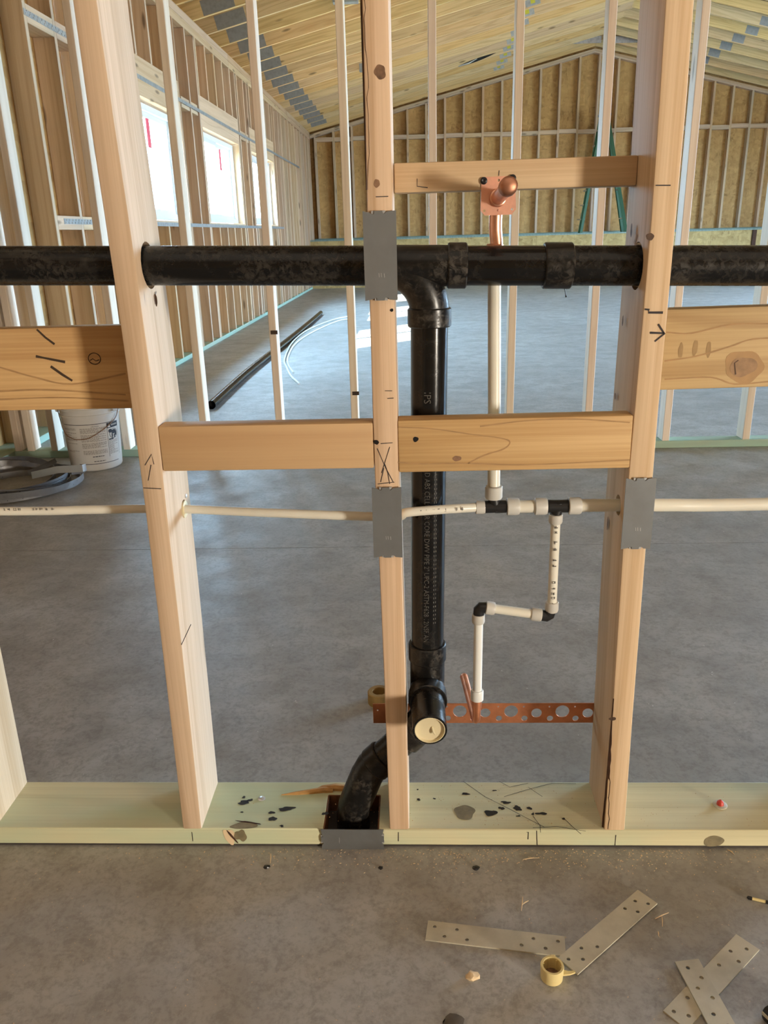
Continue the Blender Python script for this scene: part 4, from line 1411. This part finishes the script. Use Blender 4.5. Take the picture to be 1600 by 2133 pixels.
# ================================================================== THINGS ON THE FLOOR, NEAR
def flat_strap(corners, z, holes, label, rel=True, mat='strap'):
    """perforated flat strap: corners = (start-left, start-right, end-right, end-left) on the floor, holes in fractions"""
    c = [Vector((p.x, p.y, 0)) for p in [at(px, py, 2, 0) for px, py in corners]]
    mid = sum(c, Vector()) / 4
    uax = ((c[2] + c[3]) / 2 - (c[0] + c[1]) / 2); L = uax.length; uax /= L
    vax = Vector((0, 0, 1)).cross(uax)
    W = .040
    sgn = 1
    if (c[0] - c[1]).dot(vax) < 0: sgn = -1
    fr = lambda u, v, w_: uax * (u - L / 2) + vax * (sgn * (v - W / 2)) + Vector((0, 0, w_))
    hs = [circle(u * L, v * W, .0032, 12) for u, v in holes]
    bm = plate([(0, 0), (L, 0), (L, W), (0, W)], hs, .0027, fr)
    o = obj('strap_plate', bm, M[mat], None, (mid.x, mid.y, z))
    tag(o, label, 'strap', 'perforated flat straps on the near floor')
    hb = bmesh.new()
    return o
hA = [(.055, .72), (.135, .28), (.22, .70), (.30, .24), (.69, .30), (.775, .70), (.86, .28), (.95, .70)]
flat_strap([(890, 1920), (888, 1960), (1177, 1991), (1178, 1957)], .0003, hA, 'flat steel strap lying nearest the green plate, long side toward it')
flat_strap([(1330, 1860), (1367, 1885), (1203, 2032), (1162, 2003)], .0031, [(.06, .25), (.115, .70), (.19, .28), (.24, .74), (.70, .30), (.80, .68), (.87, .30), (.95, .68)][::1], 'flat steel strap slanting up from the yellow ring')
flat_strap([(1535, 1949), (1580, 1980), (1440, 2135), (1372, 2120)], .0003, [(.07, .35), (.18, .72), (.22, .26), (.36, .68), (.66, .30), (.78, .70), (.90, .26), (.95, .72)], 'lower strap of the crossed pair, slanting to the bottom edge')
flat_strap([(1405, 2008), (1455, 2003), (1560, 2190), (1505, 2200)], .0031, [(.09, .62), (.22, .30), (.33, .66), (.45, .30), (.62, .6), (.75, .3)], 'stained strap lying on top of the crossed pair')

c = at(1149, 2036, 2, 0); c.z = 0
yr = tag(empty('plastic_ring', c), 'small pale yellow plastic ring with a side tab beside the slanting strap', 'ring')
bm = bmesh.new()
lathe(bm, (0, 0, .0005), (0, 0, 1), [(0, .0165), (.001, .0175), (.024, .0185), (.026, .0178), (.026, .0145), (.004, .0138), (.003, .001)], 36)
obj('cup', bm, M['yellow'], yr)
obj('tab', plate([(.0165, -.004), (.028, -.0025), (.037, .001), (.0375, .0035), (.034, .004), (.026, .003), (.0165, .006)], [], .003, lambda u, v, w_: Vector((u, v - .002, .010 + w_))), M['yellow'], yr)
for k in range(7):
    a = k * .9
    obj('inner_rib', box_bm(-.0009, .0009, -.001, .001, .005, .0235), M['yellow'], yr, (math.cos(a) * .0138, math.sin(a) * .0138, 0), (0, 0, a))
obj('rim_tab', box_bm(-.004, .004, 0, .004, .022, .0262, .001), M['yellow'], yr, (.004, .0165, 0))
obj('inside_floor', plate(circle(0, 0, .0136, 20), [], .0008, lambda u, v, w_: Vector((u, v, .0042 + w_))), M['knot'], yr)

def chip(c, r, h, seed, mat, name='wood_chip'):
    rnd = random.Random(seed)
    bm = bmesh.new()
    bmesh.ops.create_icosphere(bm, subdivisions=2, radius=1)
    for v in bm.verts:
        q = 1 + rnd.uniform(-.22, .22)
        v.co = Vector((v.co.x * r * q, v.co.y * r * .85 * q, max(-.0, v.co.z) * h * q))
    return obj(name, bm, M[mat], None, c, smooth=.4)
c = at(985, 2035, 2, 0); c.z = .0
tag(chip(c, .0105, .008, 3, 'shaving'), 'peach coloured wood chip lying alone on the near floor', 'wood chip')
c = at(791, 1462, 2, 0); c.z = 0
bm = bmesh.new()
lathe(bm, (0, 0, .0), (0, 0, 1), [(0, .030), (.030, .030), (.032, .028), (.032, .018), (.012, .016), (.011, .001)], 24)
tag(obj('wood_offcut', bm, M['osb_light'], None, c), 'round pale offcut on the slab just behind the copper strip end', 'offcut')
c = at(945, 2128, 2, 0); c.z = 0
tag(chip(c, .016, .002, 9, 'tar', 'tar_spot'), 'dark grey dried blob on the floor at the bottom edge', 'blob')

# small driver bit lying at the right edge
a_, b_ = at(1556, 1869, 2, .003), at(1606, 1881, 2, .003)
pn = tag(empty('utility_pencil', a_), 'short yellow and black pencil on the floor at the right edge', 'pencil')
dv = (b_ - a_)
bm = bmesh.new(); lathe(bm, (0, 0, 0), dv, [(0, .0012), (.002, .0030), (.008, .0030), (.0085, .0024)], 14)
obj('tip', bm, M['black_fit'], pn)
bm = bmesh.new(); lathe(bm, dv.normalized() * .0085, dv, [(0, .0026), (.022, .0026)], 14)
obj('barrel', bm, M['yellow'], pn)
bm = bmesh.new(); lathe(bm, dv.normalized() * .030, dv, [(0, .0030), (.03, .0030)], 14)
obj('collar', bm, M['black_fit'], pn)
tl = tag(empty('tool_case', at(1608, 2128, 2, 0)), 'corner of a dark tool case with a grey edge, at the lower right corner', 'tool case')
obj('shell', box_bm(-.012, .06, -.05, .012, 0, .024, .006, 2), M['black_fit'], tl, None, (0, 0, .5))
obj('edge_trim', box_bm(-.0135, -.011, -.05, .010, .012, .018, .001), M['strap'], tl, None, (0, 0, .5))

# wood slivers, each its own
slv = [((1089, 1868), (1086, 1897), 'upright arm of the wood sliver pair above the first strap'), ((1101, 1876), (1087, 1885), 'short arm of the wood sliver pair above the first strap'),
       ((1365, 1914), (1393, 1901), 'thin wood sliver lying across, right of the slanting strap tip'), ((1379, 1909), (1380, 1930), 'thin wood sliver pointing down, right of the slanting strap tip'),
       ((1371, 1940), (1372, 1950), 'tiny bright wood crumb right of the slanting strap'), ((1090, 1790), (1122, 1787), 'straight wood sliver on the floor just in front of the green plate'),
       ((564, 1778), (563, 1798), 'upright thin sliver in front of the plate near the grey steel plate'), ((1515, 1769), (1530, 1780), 'curled sliver in front of the plate at far right'),
       ((118, 1630), (140, 1640), 'pale shaving lying at the back edge of the plate, left bay'), ((165, 1634), (180, 1631), 'second pale shaving at the back edge of the plate, left bay')]
for i, (p, q, lab) in enumerate(slv):
    a_, b_ = at(*p, 2, .0012), at(*q, 2, .0012)
    mid_ = (a_ + b_) / 2
    bm = tube([a_ - mid_, Vector((.0005, .0006, .0008)), b_ - mid_], [.0006, .0011, .0005], 6)
    tag(obj('wood_sliver', bm, M['shaving'], None, mid_), lab, 'wood sliver')
dk = [((556, 1806), .006, 'black crumb on the floor left of the grey steel plate'), ((992, 1808), .007, 'dark flat tar drip on the floor in front of the right bay'), ((793, 1808), .005, 'black crumb on the floor in front of the centre stud')]
for i, (p, r, lab) in enumerate(dk):
    c = at(*p, 2, 0); c.z = 0
    tag(chip(c, r, .003, 40 + i, 'glue', 'tar_crumb'), lab, 'crumb')
# sawdust and grit, past counting
rnd = random.Random(99)
def dust(name, n, region, mat, size, z=0.0):
    bm = bmesh.new()
    for _ in range(n):
        x, y = region(rnd)
        s = size * rnd.uniform(.4, 1.3)
        a = rnd.uniform(0, PI)
        d = Vector((math.cos(a), math.sin(a), 0)) * s
        e = Vector((-math.sin(a), math.cos(a), 0)) * s * rnd.uniform(.15, .5)
        c_ = Vector((x, y, z + .0003))
        t_ = Vector((0, 0, s * rnd.uniform(.1, .35)))
        v = [bm.verts.new(c_ + k) for k in (d, e, -d, -e, t_)]
        for i in range(4): bm.faces.new((v[i], v[(i + 1) % 4], v[4]))
        bm.faces.new((v[3], v[2], v[1], v[0]))
    return tag(obj(name, bm, M[mat], None, smooth=None), kind='stuff')
def reg_front(r):
    x = r.gauss(.22, .33)
    return x, -.003 - abs(r.gauss(0, .03))
tag(dust('sawdust', 900, reg_front, 'shaving', .0022), 'pale sawdust scattered along the front of the green plate', 'sawdust')
tag(dust('floor_grit', 420, lambda r: (r.uniform(-.75, .85), r.uniform(-.42, -.01)), 'shaving', .0016), 'pale wood grit scattered over the near floor', 'grit')
tag(dust('slab_crumbs', 420, lambda r: (r.uniform(-1.4, 1.9), r.uniform(.2, 3.6)), 'pex_white', .0030), 'white crumbs scattered over the slab behind the near frame', 'crumbs')
tag(dust('plate_sawdust', 320, lambda r: (r.gauss(.22, .2), r.uniform(.01, .13)), 'splinter', .0014, ZT), 'sawdust lying on the green bottom plate', 'sawdust')
